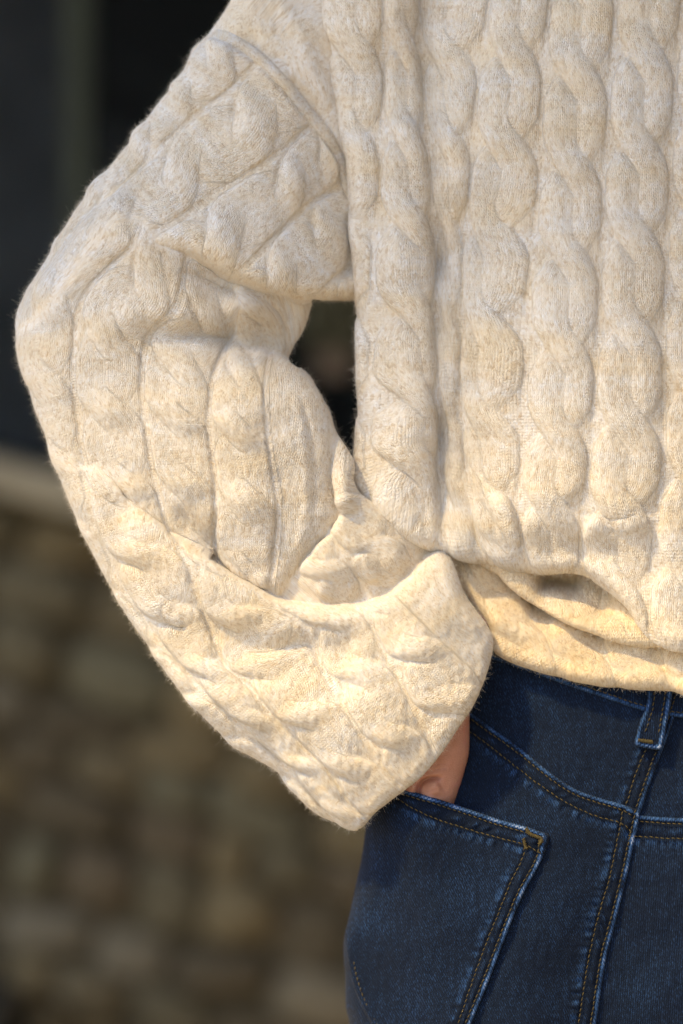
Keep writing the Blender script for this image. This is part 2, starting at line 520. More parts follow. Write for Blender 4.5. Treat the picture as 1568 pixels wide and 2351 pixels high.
# slab added over the window, out of view, to keep the wall in shade
M_SHADE_BOARD = plain('shade_board_brown', (0.12, 0.09, 0.06), 0.8, 0.3, 6)
EDGE_H = 2.45
EDGE_Y = -(EDGE_H - (ZC + (1175.5 - 1130) * S)) / math.tan(el) * -math.cos(az)
Ve, Fe = box_mesh(-4, 4, WY - 1.25, WY + 1.0, 2.55, 2.68)
ev = make_mesh('added_shade_slab', Ve, Fe, M_SHADE_BOARD, smooth=False)
tag(ev, 'slab added overhead out of view, shading the wall and window', kind='structure')
Ve, Fe = box_mesh(-2.4, 3.0, EDGE_Y, EDGE_Y + 0.62, EDGE_H, EDGE_H + 0.05)
pb = make_mesh('added_shade_board', Ve, Fe, M_SHADE_BOARD, smooth=False)  # added unseen board; its edge places the shade line across the body
tag(pb, 'narrow board added overhead out of view, shading the upper body', kind='structure')
Ve, Fe = box_mesh(1.5, 1.8, -7.0, WY - 0.45, 0.0, 5.5)
sw = make_mesh('added_sky_blocker', Ve, Fe, plain('sky_blocker_grey', (0.16, 0.16, 0.17), 0.9, 0.2, 3), smooth=False)  # added unseen slab, cuts the sky on the right so light comes sideways
tag(sw, 'tall dull grey slab added out of view at the right, blocking sky light', 'wall', kind='structure')
# potted plant standing on the ledge behind the arm gap
pot_c = ((770 - 784) * S * KW, WY + 0.02)
plant = bpy.data.objects.new('potted_plant', None); COL.objects.link(plant)
pz = ZC + (1175.5 - 862) * S * KW
plant.location = (pot_c[0], pot_c[1] + 0.01, pz)
tag(plant, 'blurred olive plant in a brown pot, seen through the gap under the arm', 'potted plant')
bm = bmesh.new()
bmesh.ops.create_cone(bm, cap_ends=True, segments=20, radius1=0.022, radius2=0.03, depth=0.035)
bmesh.ops.translate(bm, verts=bm.verts, vec=(0, 0, 0.017))
me = bpy.data.meshes.new('pot'); bm.to_mesh(me); bm.free(); me.materials.append(plain('brown_pot', (0.13, 0.095, 0.065), 0.7))
o = bpy.data.objects.new('pot', me); COL.objects.link(o); o.parent = plant
Vp, Fp = [], []
for i in range(260):
    a, b_ = random.uniform(0, 6.28), random.uniform(0, 1)
    r = 0.05 * math.sqrt(random.random()) * (1 - 0.5 * abs(b_ - .5))
    c = np.array([r * math.cos(a) , r * math.sin(a) * .6, 0.035 + b_ * 0.10])
    u = rng.normal(0, 1, 3); u /= np.linalg.norm(u); w = np.cross(u, rng.normal(0, 1, 3)); w /= np.linalg.norm(w)
    k = len(Vp)
    Vp += [c - u * .014, c + w * .005, c + u * .014, c - w * .005]; Fp.append((k, k + 1, k + 2, k + 3))
fo = make_mesh('foliage', Vp, Fp, plain('olive_leaf', (0.13, 0.12, 0.07), 0.8), plant, smooth=False)
fo['kind'] = 'stuff'
# shelf that carries the plant behind the glass line
# dark slab low at the wall foot
Vk, Fk = wall and box_mesh(-0.9, -0.44, WY - 0.30, WY - 0.04, 0.0, ZC - 0.645)
kb = make_mesh('kerb_block', Vk, Fk, plain('dark_block_stone', (0.014, 0.016, 0.02), 0.7), smooth=False)
tag(kb, 'dark blue-grey block low in the corner against the stone wall', 'block')

# ------------------------------------------------------------------ cable knit relief
LZ = 0.66
def cable(t, phase, cabled, e=0.6, ride=0.26, valley=0.2, flat=0.0):
    """t: column coordinate (gutters at whole numbers), phase: crossings per column.
    Two strands swap sides at each crossing, the left one riding over the right one.
    Returns relief 0..1.3, stitch coordinate, purl weight"""
    c = t - np.floor(t) - 0.5
    p = phase + LZ / 2
    p = p - np.floor(p)
    a, w = 0.212, 0.262
    q = np.clip(p / LZ, 0, 1)
    k = sm(q) * 0.6 + q * 0.4
    bump = np.sin(q * math.pi) ** 1.1
    xf = -a + 2 * a * k
    xb = a - 2 * a * k
    wf = w * (1 + 0.14 * bump)
    def prof(z, ee):
        return np.clip(1 - z ** 2, 0, 1) ** ee
    hf = prof((c - xf) / wf, e) * (1 + ride * bump)
    edge = np.abs(c - xf) - wf
    # the strand underneath is pinched where the upper one presses on it
    press = np.where(c < xf, 0.66, 0.14) * bump ** 0.7 * np.exp(-(np.clip(edge + 0.02, 0, 1) / 0.085) ** 2)
    hb = prof((c - xb) / w, e) * (1 - 0.05 * bump) - press
    lobe = prof(c / 0.462, e * 0.8) * (1 - valley) * np.where(c < xf, np.maximum(1 - sm(q / 0.2), sm((q - 0.72) / 0.28)), np.maximum(1 - sm((q - 0.1) / 0.6), sm((q - 0.85) / 0.15)))
    kk = 0.03
    hm = np.maximum(hf, np.maximum(hb, lobe))
    h = hm + kk * np.log(np.exp((hf - hm) / kk) + np.exp((hb - hm) / kk) + np.exp((lobe - hm) / kk))
    h = np.clip(h - kk * 1.1 * np.exp(-hm * 8), 0, 2)
    if flat:
        body = prof(c / 0.452, 0.22)
        hfl = body * (0.92 + ride * bump * prof((c - xf) / (wf * 1.05), 0.8))
        hfl -= body * 0.62 * bump * np.exp(-((c - (xf - wf * 0.98)) / 0.075) ** 2)
        hfl -= body * 0.16 * bump * np.exp(-((c - (xf + wf * 0.98)) / 0.09) ** 2)
        h = h * (1 - flat) + hfl * flat
    ef, eb = np.exp((hf - hm) / 0.06) * np.clip(hf * 4, 0, 1), np.exp((hb - hm) / 0.06) * np.clip(hb * 4, 0, 1)
    wsum = ef + eb + 0.35
    shift = (ef * xf + eb * xb) / wsum
    wale = (c - shift * 0.8) * 18 + np.floor(t) * 18
    purl = np.clip(1 - h * 3.2, 0, 1) * 0.42
    h = h * cabled
    purl = purl * cabled
    wale = np.where(cabled > 0.5, wale, t * 18)
    return h, wale, purl

def along(x, y, pts, n0=0.0):
    """phase along a column from its crossing points"""
    P = np.asarray(pts, float)
    P = np.vstack([2 * P[0] - P[1], P, 2 * P[-1] - P[-2], 3 * P[-1] - 2 * P[-2]])
    L = catmull(P, 6)
    d, f, _, _, _ = seg_dist(x, y, L)
    return f / 6 - 1 + n0

class Knit:
    def __init__(self, gutters, columns, amp=20, flat_from=99, flat_to=-99, rows=26, **kw):
        self.kw = kw
        pts = []
        for t, line in gutters:
            L = catmull(line, 2) if len(line) > 2 else np.array(line, float)
            for q in L: pts.append((q[0], q[1], t))
        self.t = rbf(pts)
        self.columns = columns; self.amp = amp; self.ff = flat_from; self.ft = flat_to; self.rows = rows
    def __call__(self, x, y):
        t = self.t(x, y)
        ks = sorted(self.columns)
        k = np.clip(np.floor(t), ks[0], ks[-1]).astype(int)
        ph = np.zeros(x.size)
        full = {c: along(x, y, self.columns[c]) for c in ks}
        off = {ks[0]: 0.0}
        for a_, b_ in zip(ks[:-1], ks[1:]):
            m = np.abs(t - b_) < 0.12
            off[b_] = off[a_] + (float(np.median(full[a_][m] - full[b_][m])) if m.any() else 0.0)
        rows = np.zeros(x.size)
        u = t - 0.5
        for c in ks:
            m = k == c
            ph[m] = full[c][m]
        lo = np.clip(np.floor(u), ks[0], ks[-1]).astype(int); hi = np.clip(lo + 1, ks[0], ks[-1])
        fr = sm(np.clip(u - lo, 0, 1))
        for c in ks:
            r = full[c] + off[c]
            rows += np.where(lo == c, (1 - fr) * r, 0) + np.where(hi == c, fr * r, 0)
        cab = np.where((t > self.ff) | (t < self.ft), 0.0, 1.0)
        h, wale, purl = cable(t, ph, cab, **self.kw)
        return h * self.amp, wale, rows * self.rows, purl

# ------------------------------------------------------------------ sleeve
OUT = [(560, -60, 60, 70), (528, 5, 60, 70), (478, 78, 60, 80), (442, 112, 70, 80), (430, 152, 70, 80), (400, 197, 70, 90), (370, 235, 75, 90), (328, 292, 80, 90),
       (280, 355, 80, 95), (230, 418, 80, 100), (180, 480, 80, 100), (148, 533, 80, 100), (108, 600, 80, 100), (72, 655, 80, 100), (44, 712, 80, 100), (36, 762, 80, 100),
       (42, 815, 80, 100), (62, 868, 75, 100), (82, 935, 70, 95), (110, 1005, 65, 90), (138, 1085, 60, 90), (163, 1150, 60, 90), (190, 1213, 60, 90), (238, 1310, 60, 90),
       (290, 1402, 60, 90), (345, 1483, 60, 90), (400, 1562, 60, 90), (458, 1630, 60, 85), (508, 1680, 60, 80), (560, 1722, 60, 75), (610, 1750, 55, 70), (642, 1772, 50, 60),
       (682, 1822, 50, 60), (730, 1866, 45, 50), (780, 1893, 35, 40), (815, 1903, 20, 25), (834, 1898, 12, 14), (862, 1866, 12, 14), (900, 1836, 13, 15), (935, 1810, 13, 15), (972, 1779, 13, 15),
       (1012, 1731, 13, 15), (1052, 1672, 13, 15), (1087, 1620, 13, 16), (1112, 1562, 16, 20), (1126, 1518, 22, 30), (1133, 1472, 35, 45), (1120, 1438, 40, 55), (1092, 1400, 40, 60),
       (1066, 1360, 40, 60), (1048, 1312, 36, 50), (1034, 1276, 30, 40), (1010, 1236, 20, 30), (930, 1190, 20, 30), (850, 1150, 20, 30), (825, 1130, 20, 30), (812, 1100, 30, 40), (813, 1070, 34, 45), (803, 1040, 34, 45), (768, 992, 34, 50), (750, 935, 40, 60),
       (722, 882, 45, 65), (692, 850, 40, 50), (664, 829, 25, 30), (672, 800, 30, 30), (694, 755, 30, 30), (710, 705, 20, 25), (716, 688, 20, 25), (735, 689, 30, 40), (780, 690, 40, 60), (815, 687, 40, 60), (850, 660, 30, 40), (870, 400, 20, 20), (850, 100, 20, 20), (840, -60, 20, 20)]

E_U = rbf([(530, 50, -50), (650, 20, -60), (700, 100, -50), (800, 300, -105), (840, 100, -120), (720, 250, -60), (450, 300, -15), (560, 320, 0), (300, 480, 25), (120, 700, 35), (50, 760, 25), (250, 640, 60), (345, 560, 70), (440, 575, 78),
           (530, 610, 72), (650, 655, 40), (760, 650, -20), (830, 600, -110), (650, 450, 0), (500, 430, 18), (790, 450, -90), (380, 480, 45), (400, 200, -40), (200, 450, 0), (600, 560, 40), (150, 820, 45)])
E_P = rbf([(50, 760, 20), (80, 900, 10), (120, 700, 35), (150, 820, 45), (250, 640, 55), (175, 900, 45), (330, 620, 52), (345, 560, 66), (400, 592, 54), (440, 602, 32), (480, 640, 0), (300, 715, 66), (420, 690, 62), (520, 650, -20), (560, 715, 12), (650, 700, -80), (620, 770, -95), (690, 760, -100),
           (520, 775, -35), (440, 765, 22), (350, 770, 45), (330, 850, 62), (470, 835, 60), (600, 835, 38), (690, 880, 45), (740, 1050, 55), (600, 1000, 98), (450, 1000, 92), (300, 1000, 66), (180, 1080, 30),
           (400, 1150, 70), (550, 1180, 86), (690, 1190, 72), (640, 1310, 52), (570, 1260, 58), (480, 1230, 56), (240, 1090, 50), (200, 1030, 44), (290, 1150, 58), (300, 1200, 62), (380, 1215, 66), (760, 1150, 40)])
E_G = rbf([(240, 1090, 54), (200, 1030, 46), (290, 1150, 66), (50, 760, 20), (80, 900, 10), (150, 820, 45), (175, 900, 45), (120, 1000, -8), (150, 1150, -22), (215, 1130, 62), (300, 1215, 80), (400, 1290, 95), (520, 1370, 100), (640, 1415, 100), (780, 1430, 98), (880, 1405, 92), (970, 1335, 74), (1030, 1325, 50), (1010, 1284, 24), (1035, 1240, -45),
           (250, 1290, 12), (330, 1370, 36), (420, 1440, 50), (530, 1490, 58), (660, 1512, 66), (800, 1500, 76), (900, 1470, 100), (1000, 1420, 92), (1090, 1480, 62), (300, 1440, 2), (400, 1540, 26), (520, 1600, 66), (650, 1620, 88), (800, 1640, 96), (950, 1580, 98),
           (1050, 1560, 80), (640, 1740, 34), (750, 1800, 54), (850, 1790, 66), (980, 1700, 74), (560, 1700, 26)])
E_V = rbf([(640, 1380, 20), (580, 1340, 30), (700, 1300, 42), (760, 1230, 48), (790, 1100, 28), (790, 1020, -10), (850, 1200, 22), (930, 1220, -5), (900, 1290, 24), (850, 1350, 12), (960, 1280, -30), (600, 1300, -40), (420, 690, 62), (440, 765, 22), (420, 610, 20), (520, 650, -20), (560, 715, 8), (650, 700, -70), (620, 770, -85), (690, 760, -90), (520, 775, -35), (690, 830, -90), (540, 830, -10), (400, 1000, 20), (1000, 1400, -10)])

LIP = [(300, 562), (345, 560), (400, 573), (440, 587), (490, 612), (540, 640), (600, 662), (660, 680), (700, 687), (760, 692), (830, 690)]
PRIM = [(575, 800), (615, 812), (664, 828), (700, 860), (735, 905), (752, 950), (765, 1000), (764, 1080), (775, 1150), (782, 1185), (755, 1228), (712, 1275), (670, 1330), (640, 1372), (615, 1352), (570, 1325), (520, 1300), (480, 1250)]
GRIM = [(196, 1020), (240, 1090), (290, 1150), (345, 1195), (405, 1238), (470, 1278), (530, 1318), (590, 1352), (640, 1378), (700, 1390), (780, 1393), (840, 1386), (890, 1366), (930, 1334), (960, 1303), (985, 1276), (1010, 1258), (1040, 1245)]

K_U = Knit([(-1, [(500, 40), (400, 170), (300, 300), (190, 440), (90, 580), (0, 700), (-30, 850)]),
            (0, [(640, 70), (590, 145), (520, 215), (420, 288), (350, 362), (280, 425), (200, 495), (120, 600), (60, 690), (30, 800)]),
            (1, [(740, 270), (690, 310), (620, 367), (500, 445), (415, 502), (350, 540), (300, 568), (225, 640), (180, 712), (170, 820)]),
            (2, [(800, 420), (710, 470), (620, 555), (540, 640), (470, 700)]),
            (3, [(860, 600), (770, 640), (700, 720)])],
           {-1: [(480, 110), (405, 215), (325, 325), (235, 440), (150, 560), (90, 650), (40, 760)],
            0: [(640, 120), (555, 250), (415, 385), (285, 510), (110, 695), (115, 868)],
            1: [(740, 330), (640, 385), (500, 535), (350, 640), (240, 770)],
            2: [(820, 440), (750, 540), (640, 640)], 3: [(840, 560), (740, 660)]}, amp=13, e=0.42, ride=1.1, valley=0.12, flat=0.75)
COLP = {-1: [(20, 800), (50, 1000), (120, 1200)],
        0: [(110, 695), (115, 868), (155, 1050), (215, 1210), (300, 1360)],
        1: [(350, 630), (250, 775), (250, 940), (295, 1110), (360, 1260)],
        2: [(470, 720), (425, 850), (400, 960), (425, 1110), (470, 1250)],
        3: [(600, 700), (555, 850), (530, 990), (545, 1150), (560, 1310)],
        4: [(700, 800), (690, 1000), (700, 1200)], 5: [(800, 800), (790, 1000), (780, 1200)]}
GP = [(0, [(90, 620), (60, 690), (30, 800), (40, 920), (80, 1050), (130, 1180), (200, 1320)]),
      (1, [(300, 568), (225, 640), (180, 712), (170, 820), (174, 922), (190, 1025), (225, 1120), (290, 1230), (350, 1330)]),
      (2, [(425, 600), (418, 660), (400, 715), (345, 765), (328, 850), (330, 930), (345, 1040), (366, 1143), (388, 1220), (440, 1320)]),
      (3, [(570, 640), (545, 740), (503, 826), (486, 890), (480, 990), (496, 1103), (493, 1170), (492, 1246), (520, 1330)]),
      (4, [(700, 660), (650, 760), (616, 831), (610, 938), (624, 1067), (638, 1143), (635, 1246), (624, 1349)]),
      (5, [(840, 700), (780, 831), (760, 938), (770, 1067), (785, 1143), (780, 1246)])]
K_P = Knit(GP, COLP, amp=12, flat_from=4.06, e=0.42, ride=1.0, valley=0.12, flat=0.75)
K_G = Knit([(0, [(30, 800), (40, 920), (75, 1050), (110, 1180), (180, 1340), (270, 1490), (370, 1610), (480, 1710), (600, 1800)]),
            (1, [(172, 820), (174, 922), (186, 1040), (205, 1160), (270, 1320), (360, 1460), (455, 1570), (555, 1668), (640, 1740), (720, 1830), (780, 1900)]),
            (2, [(328, 1000), (355, 1090), (392, 1200), (435, 1310), (485, 1450), (523, 1533), (575, 1582), (651, 1667), (733, 1749), (810, 1850)]),
            (3, [(560, 1250), (600, 1370), (690, 1430), (740, 1530), (782, 1610), (836, 1698), (877, 1759), (930, 1815)]),
            (4, [(760, 1330), (840, 1420), (880, 1490), (918, 1564), (959, 1646), (1000, 1730)]),
            (5, [(880, 1330), (940, 1385), (1000, 1446), (1050, 1495), (1100, 1545), (1130, 1600)]),
            (6, [(1000, 1270), (1060, 1380), (1130, 1470), (1180, 1540)])],
           {0: [(115, 868), (140, 1040), (185, 1200), (262, 1350), (360, 1480), (450, 1590), (550, 1690), (650, 1790)],
            1: [(250, 940), (300, 1110), (345, 1260), (400, 1400), (488, 1520), (590, 1640), (690, 1750), (780, 1850)],
            2: [(440, 1160), (490, 1290), (545, 1405), (625, 1515), (720, 1620), (815, 1745), (900, 1860)],
            3: [(660, 1330), (740, 1430), (825, 1545), (915, 1680), (990, 1790)],
            4: [(850, 1400), (945, 1500), (1020, 1620), (1090, 1740)],
            5: [(960, 1330), (1050, 1420), (1120, 1520)], -1: [(60, 1100), (300, 1600)]}, amp=14, flat_from=4.9, e=0.45, ride=0.6, valley=0.14, flat=0.5)
K_V = Knit([(1, [(560, 1250), (660, 1300), (740, 1390)]), (2, [(700, 1180), (770, 1240), (805, 1300), (855, 1380)]), (3, [(800, 1090), (880, 1160), (930, 1250), (960, 1320)]), (0, [(500, 700), (560, 850)])],
           {0: [(600, 700), (620, 850)], 1: [(650, 1220), (730, 1320), (800, 1400)], 2: [(800, 1130), (870, 1240), (900, 1330)], 3: [(900, 1100), (960, 1230)]}, amp=10)

def layer_region(x, y, rimline, closing):
    poly = np.vstack([catmull(rimline, 5), np.array(closing, float)])
    return inside(x, y, poly)

def build_sleeve():
    g = patch(OUT, None, h=2.5)
    x, y = g['x'], g['y']
    n = x.size
    d = E_V(x, y)
    lay = np.zeros(n, int)
    d += stroke(x, y, [(760, 1200), (800, 1240), (840, 1290), (870, 1340)], 14, 12)
    d += stroke(x, y, [(640, 1330), (700, 1340), (760, 1375)], 12, 8)
    # small bulge behind the puff
    d += stroke(x, y, [(770, 960), (795, 1040), (795, 1110), (780, 1180)], 26, 30)
    WT = []
    def overlay(d, lay, rimline, closing, E, code, R, T, fade, soft=None, sw=50):
        reg = layer_region(x, y, rimline, closing)
        L = catmull(rimline, 5)
        dist, f, _, _, _ = seg_dist(x, y, L)
        u = f / (len(L) - 1)
        st = sm(u / fade[0]) if fade[0] > 0 else np.ones(n)
        if fade[1] > 0: st = st * sm((1 - u) / fade[1])
        k = np.clip(dist / R, 0, 1)
        drop = T * (1 - np.sqrt(np.clip(1 - (1 - k) ** 2, 0, 1))) * st
        w = np.where(reg, 1.0, 0.0)
        if soft is not None:
            ds, _, _, _, _ = seg_dist(x, y, catmull(soft, 4))
            w = w * sm(ds / sw)
        cand = E - drop
        new = d * (1 - w) + cand * w
        # outside the region, near the faded start of the rim, keep the surfaces knitted together
        WT.append((code, np.where(reg, w, 0.0)))
        return np.where(reg, new, d), np.where(reg & (w > 0.5), code, lay)
    EP = E_P(x, y)
    EP += stroke(x, y, [(250, 700), (330, 722), (430, 728), (520, 715), (600, 690)], 22, 12)
    EP += stroke(x, y, [(320, 762), (420, 775), (500, 780), (570, 785)], 26, -12, 0.35)
    EP += stroke(x, y, [(420, 800), (500, 795), (560, 812), (640, 822)], 12, 7)
    EP += stroke(x, y, [(420, 615), (500, 660), (580, 690)], 14, -16)
    EP += stroke(x, y, [(392, 1150), (470, 1225), (540, 1290), (600, 1340)], 26, -15, 0.15)
    EP += stroke(x, y, [(640, 1150), (625, 1250), (622, 1340)], 8, -12, 0.3)
    EP += stroke(x, y, [(505, 1150), (495, 1220), (505, 1280)], 9, -10, 0.3)
    EP += stroke(x, y, [(660, 860), (690, 960), (700, 1080), (700, 1200), (670, 1290)], 12, 5)
    EP += stroke(x, y, [(672, 870), (705, 960), (722, 1080), (722, 1200)], 6, -5)
    d, lay = overlay(d, lay, PRIM, [(480, 1420), (150, 1500), (-50, 1500), (-50, -120), (640, -120), (600, 480), (575, 600), (560, 700), (560, 760)], EP, 1, 44, 32, (0.08, 0.30), soft=[(600, 480), (575, 600), (560, 700), (560, 760), (575, 800)], sw=30)
    # the pit between the lip and the puff runs back to the far side of the sleeve
    EU = E_U(x, y)
    EU += stroke(x, y, [(345, 590), (400, 585), (460, 600), (560, 640)], 16, 8)
    EU += stroke(x, y, [(330, 470), (500, 470), (700, 480)], 40, -4)
    EU += stroke(x, y, [(560, 60), (600, 110), (680, 170), (760, 280)], 14, -8)
    EU += stroke(x, y, [(640, 160), (720, 245), (770, 340), (790, 430)], 10, -12, 0.15)
    EU += stroke(x, y, [(800, 480), (790, 570), (800, 660)], 20, -14)
    EU += stroke(x, y, [(620, -20), (680, 60), (720, 160), (770, 260)], 22, 10)
    d, lay = overlay(d, lay, LIP[::-1], [(300, 562), (230, 640), (120, 780), (-50, 850), (-50, -100), (900, -100), (900, 690)], EU, 2, 40, 70, (0.0, 0.34), soft=[(300, 562), (230, 640), (120, 780), (-50, 850)], sw=110)
    EG = E_G(x, y)
    EG += stroke(x, y, [(165, 1100), (220, 1230), (310, 1380), (420, 1520), (520, 1620)], 16, -5)
    EG += stroke(x, y, [(100, 920), (160, 1060), (240, 1220), (330, 1350), (430, 1440)], 20, 14)
    EG += stroke(x, y, [(330, 1330), (450, 1420), (600, 1480), (760, 1480), (880, 1450)], 26, -7)
    EG += stroke(x, y, [(360, 1380), (400, 1430), (440, 1440)], 9, -10, 0.3)
    EG += stroke(x, y, [(1010, 1300), (1060, 1390), (1110, 1470)], 10, 6)
    EG += stroke(x, y, [(690, 1420), (720, 1440), (745, 1475)], 8, -7, 0.3)
    EG += stroke(x, y, [(560, 1700), (640, 1750), (720, 1800), (800, 1860)], 9, 6, 0.2)
    EG += stroke(x, y, [(640, 1770), (720, 1830), (790, 1880)], 14, -8, 0.2)
    d, lay = overlay(d, lay, GRIM, [(1200, 1240), (1200, 2000), (-50, 2000), (-50, 980), (100, 1000)], EG, 3, 44, 34, (0.48, 0.0), soft=[(-60, 960), (100, 985), (196, 1020)], sw=110)
    # knit
    h = np.zeros(n); wale = np.zeros(n); rowc = np.zeros(n); purl = np.zeros(n)
    Ks = {0: K_V, 1: K_P, 2: K_U, 3: K_G}
    h, wale, rowc, purl = K_V(x, y)
    for code, w in WT:
        m = w > 0
        a_ = Ks[code](x[m], y[m])
        h[m] = h[m] * (1 - w[m]) + a_[0] * w[m]
        purl[m] = purl[m] * (1 - w[m]) + a_[3] * w[m]
        hard = w[m] > 0.5
        wale[m] = np.where(hard, a_[1], wale[m]); rowc[m] = np.where(hard, a_[2], rowc[m])
    Fl = lay[g['F']]
    jump = (Fl.max(1) != Fl.min(1)).astype(float)
    ed = np.zeros(n)
    for k in range(4): np.maximum.at(ed, g['F'][:, k], jump)
    felt = 1 - np.clip(blur_on_mesh(ed, g['F'], 5) * 4, 0, 1) * 1.0
    felt = np.where(ed > 0, 0, felt)
    # the shoulder piece beyond the armhole seam is knitted another way: plain
    seam = catmull([(470, 70), (530, 88), (590, 128), (650, 188), (700, 250), (750, 312), (782, 372), (805, 440)], 5)
    ds, f, side, _, _ = seg_dist(x, y, seam)
    beyond = (side < 0) & (lay == 2) & (y < 460)
    h[beyond] *= 0.12
    felt = np.where(beyond, felt * 0.3, felt)
    near = (lay == 2) & (ds < 26)
    h[near] *= sm((ds[near] - 8) / 18)
    # cloth rolled over an edge is stretched smooth there
    for rl, cd in ((GRIM, (3, 0)), (PRIM, (1,)), (LIP, (2,))):
        dr, fr_, _, _, _ = seg_dist(x, y, catmull(rl, 5))
        m = np.isin(lay, cd)
        u_ = fr_ / (5 * (len(rl) - 1))
        on = sm((u_ - 0.12) / 0.2) if rl is GRIM else (sm((0.85 - u_) / 0.15) if rl is PRIM else sm((u_ - 0.1) / 0.2))
        h[m] *= (1 - on * 0.85 * np.exp(-(dr / 32) ** 2))[m]
    d = blur_on_mesh(d, g['F'], 3)
    h = blur_on_mesh(h, g['F'], 1)
    # folds squash the cables
    P = np.stack([x, y, d - g['rim']], 1)
    N = normals(P, g['F'])
    N = blur_on_mesh(N, g['F'], 3); N /= np.linalg.norm(N, axis=1)[:, None]
    ft = np.where(g['T'] < 20, sm(g['dist'] / 14), 1.0)
    P = P + N * (h * ft * (0.35 + 0.65 * sm(g['dist'] / 30)))[:, None]
    return g, P, np.stack([wale, rowc, purl], 1), felt, N

def wob_noise(x, y, sc, seed):
    r = np.random.default_rng(seed)
    v = np.zeros(x.size)
    for i in range(14):
        a = r.uniform(0, 2 * math.pi); k = r.uniform(0.6, 1.6) * 2 * math.pi / sc
        v += np.sin(x * math.cos(a) * k + y * math.sin(a) * k + r.uniform(0, 6.28))
    return v / 3.7

def finish(name, g, P, knit, mat, parent, back=60, inward=30, felt=None):
    P = P.copy()
    P[:, 2] += wob_noise(P[:, 0], P[:, 1], 90, 3) * 1.6 + wob_noise(P[:, 0], P[:, 1], 28, 4) * 0.55
    out = -np.stack([g['nx'], g['ny']], 1)
    # outward direction at the rim, from the smoothed distance field
    mid = np.stack([g['fx'], g['fy']], 1)
    oi = outward_of(g)
    attrs = {'knit': knit, 'felt': np.ones(len(P)) if felt is None else felt}
    bd = np.full(len(P), float(back))
    bd = np.minimum(bd, 14 + g['T'] * 1.3)
    P2, F2, attrs = add_skirt(P, g['F'], oi, bd, attrs, inward=inward)
    return make_mesh(name, world_pts(P2), F2, mat, parent, attrs=attrs)

def outward_of(g):
    O = g['O'][:, :2]
    j = np.zeros(len(g['fx']), int)
    d, foot, _, _, _ = seg_dist(g['fx'], g['fy'], O, closed=True)
    j = foot.astype(int) % len(O)
    tdir = np.roll(O, -1, 0) - O
    ar = 0.5 * np.sum(O[:, 0] * np.roll(O[:, 1], -1) - np.roll(O[:, 0], -1) * O[:, 1])
    nrm = np.stack([tdir[:, 1], -tdir[:, 0]], 1) * np.sign(ar)
    nrm /= np.linalg.norm(nrm, axis=1)[:, None] + 1e-9
    nrm = (nrm + np.roll(nrm, 1, 0) + np.roll(nrm, -1, 0)) / 3
    return nrm[j]

# ------------------------------------------------------------------ the person (body under the clothes)
def capsule(bm, a, b, r1, r2, seg=16, flat=(1, 1)):
    a, b = Vector(a), Vector(b)
    n = 6
    d = (b - a); L = d.length; q = d.to_track_quat('Z', 'Y')
    rings = []
    for i in range(-3, n + 4):
        if i < 0: z = -r1 * math.sin(-i / 3 * math.pi / 2) ; r = r1 * math.cos(-i / 3 * math.pi / 2)
        elif i > n: z = L + r2 * math.sin((i - n) / 3 * math.pi / 2); r = r2 * math.cos((i - n) / 3 * math.pi / 2)
        else: z = L * i / n; r = r1 + (r2 - r1) * i / n
        r = max(r, 1e-4)
        rings.append([bm.verts.new(a + q @ Vector((r * flat[0] * math.cos(k * 2 * math.pi / seg), r * flat[1] * math.sin(k * 2 * math.pi / seg), z))) for k in range(seg)])
    for u, v in zip(rings[:-1], rings[1:]):
        for k in range(seg): bm.faces.new((u[k], u[(k + 1) % seg], v[(k + 1) % seg], v[k]))
    bm.faces.new(rings[0][::-1]); bm.faces.new(rings[-1])

def W(px, py, d):
    return Vector(world_pts([(px, py, d)])[0])

def skin_material():
    m, nt, b = nodes_of('skin')
    co = N_(nt, 'ShaderNodeTexCoord').outputs['Object']
    n = noise(nt, co, 60, 4, 0.6)
    c = ramp(nt, n, [(0.3, (0.46, 0.21, 0.135)), (0.55, (0.54, 0.27, 0.185)), (0.75, (0.55, 0.23, 0.19))])
    nt.links.new(c, b.inputs['Base Color'])
    b.inputs['Roughness'].default_value = 0.5
    b.inputs['Subsurface Weight'].default_value = 0.25
    b.inputs['Subsurface Radius'].default_value = (0.006, 0.002, 0.001)
    b.inputs['Subsurface Scale'].default_value = 0.6
    bp = N_(nt, 'ShaderNodeBump'); bp.inputs['Strength'].default_value = 0.7; bp.inputs['Distance'].default_value = 0.0006
    nt.links.new(noise(nt, mapping(nt, co, (1, 1, 2.5)), 900, 3), bp.inputs['Height']); nt.links.new(bp.outputs[0], b.inputs['Normal'])
    return m

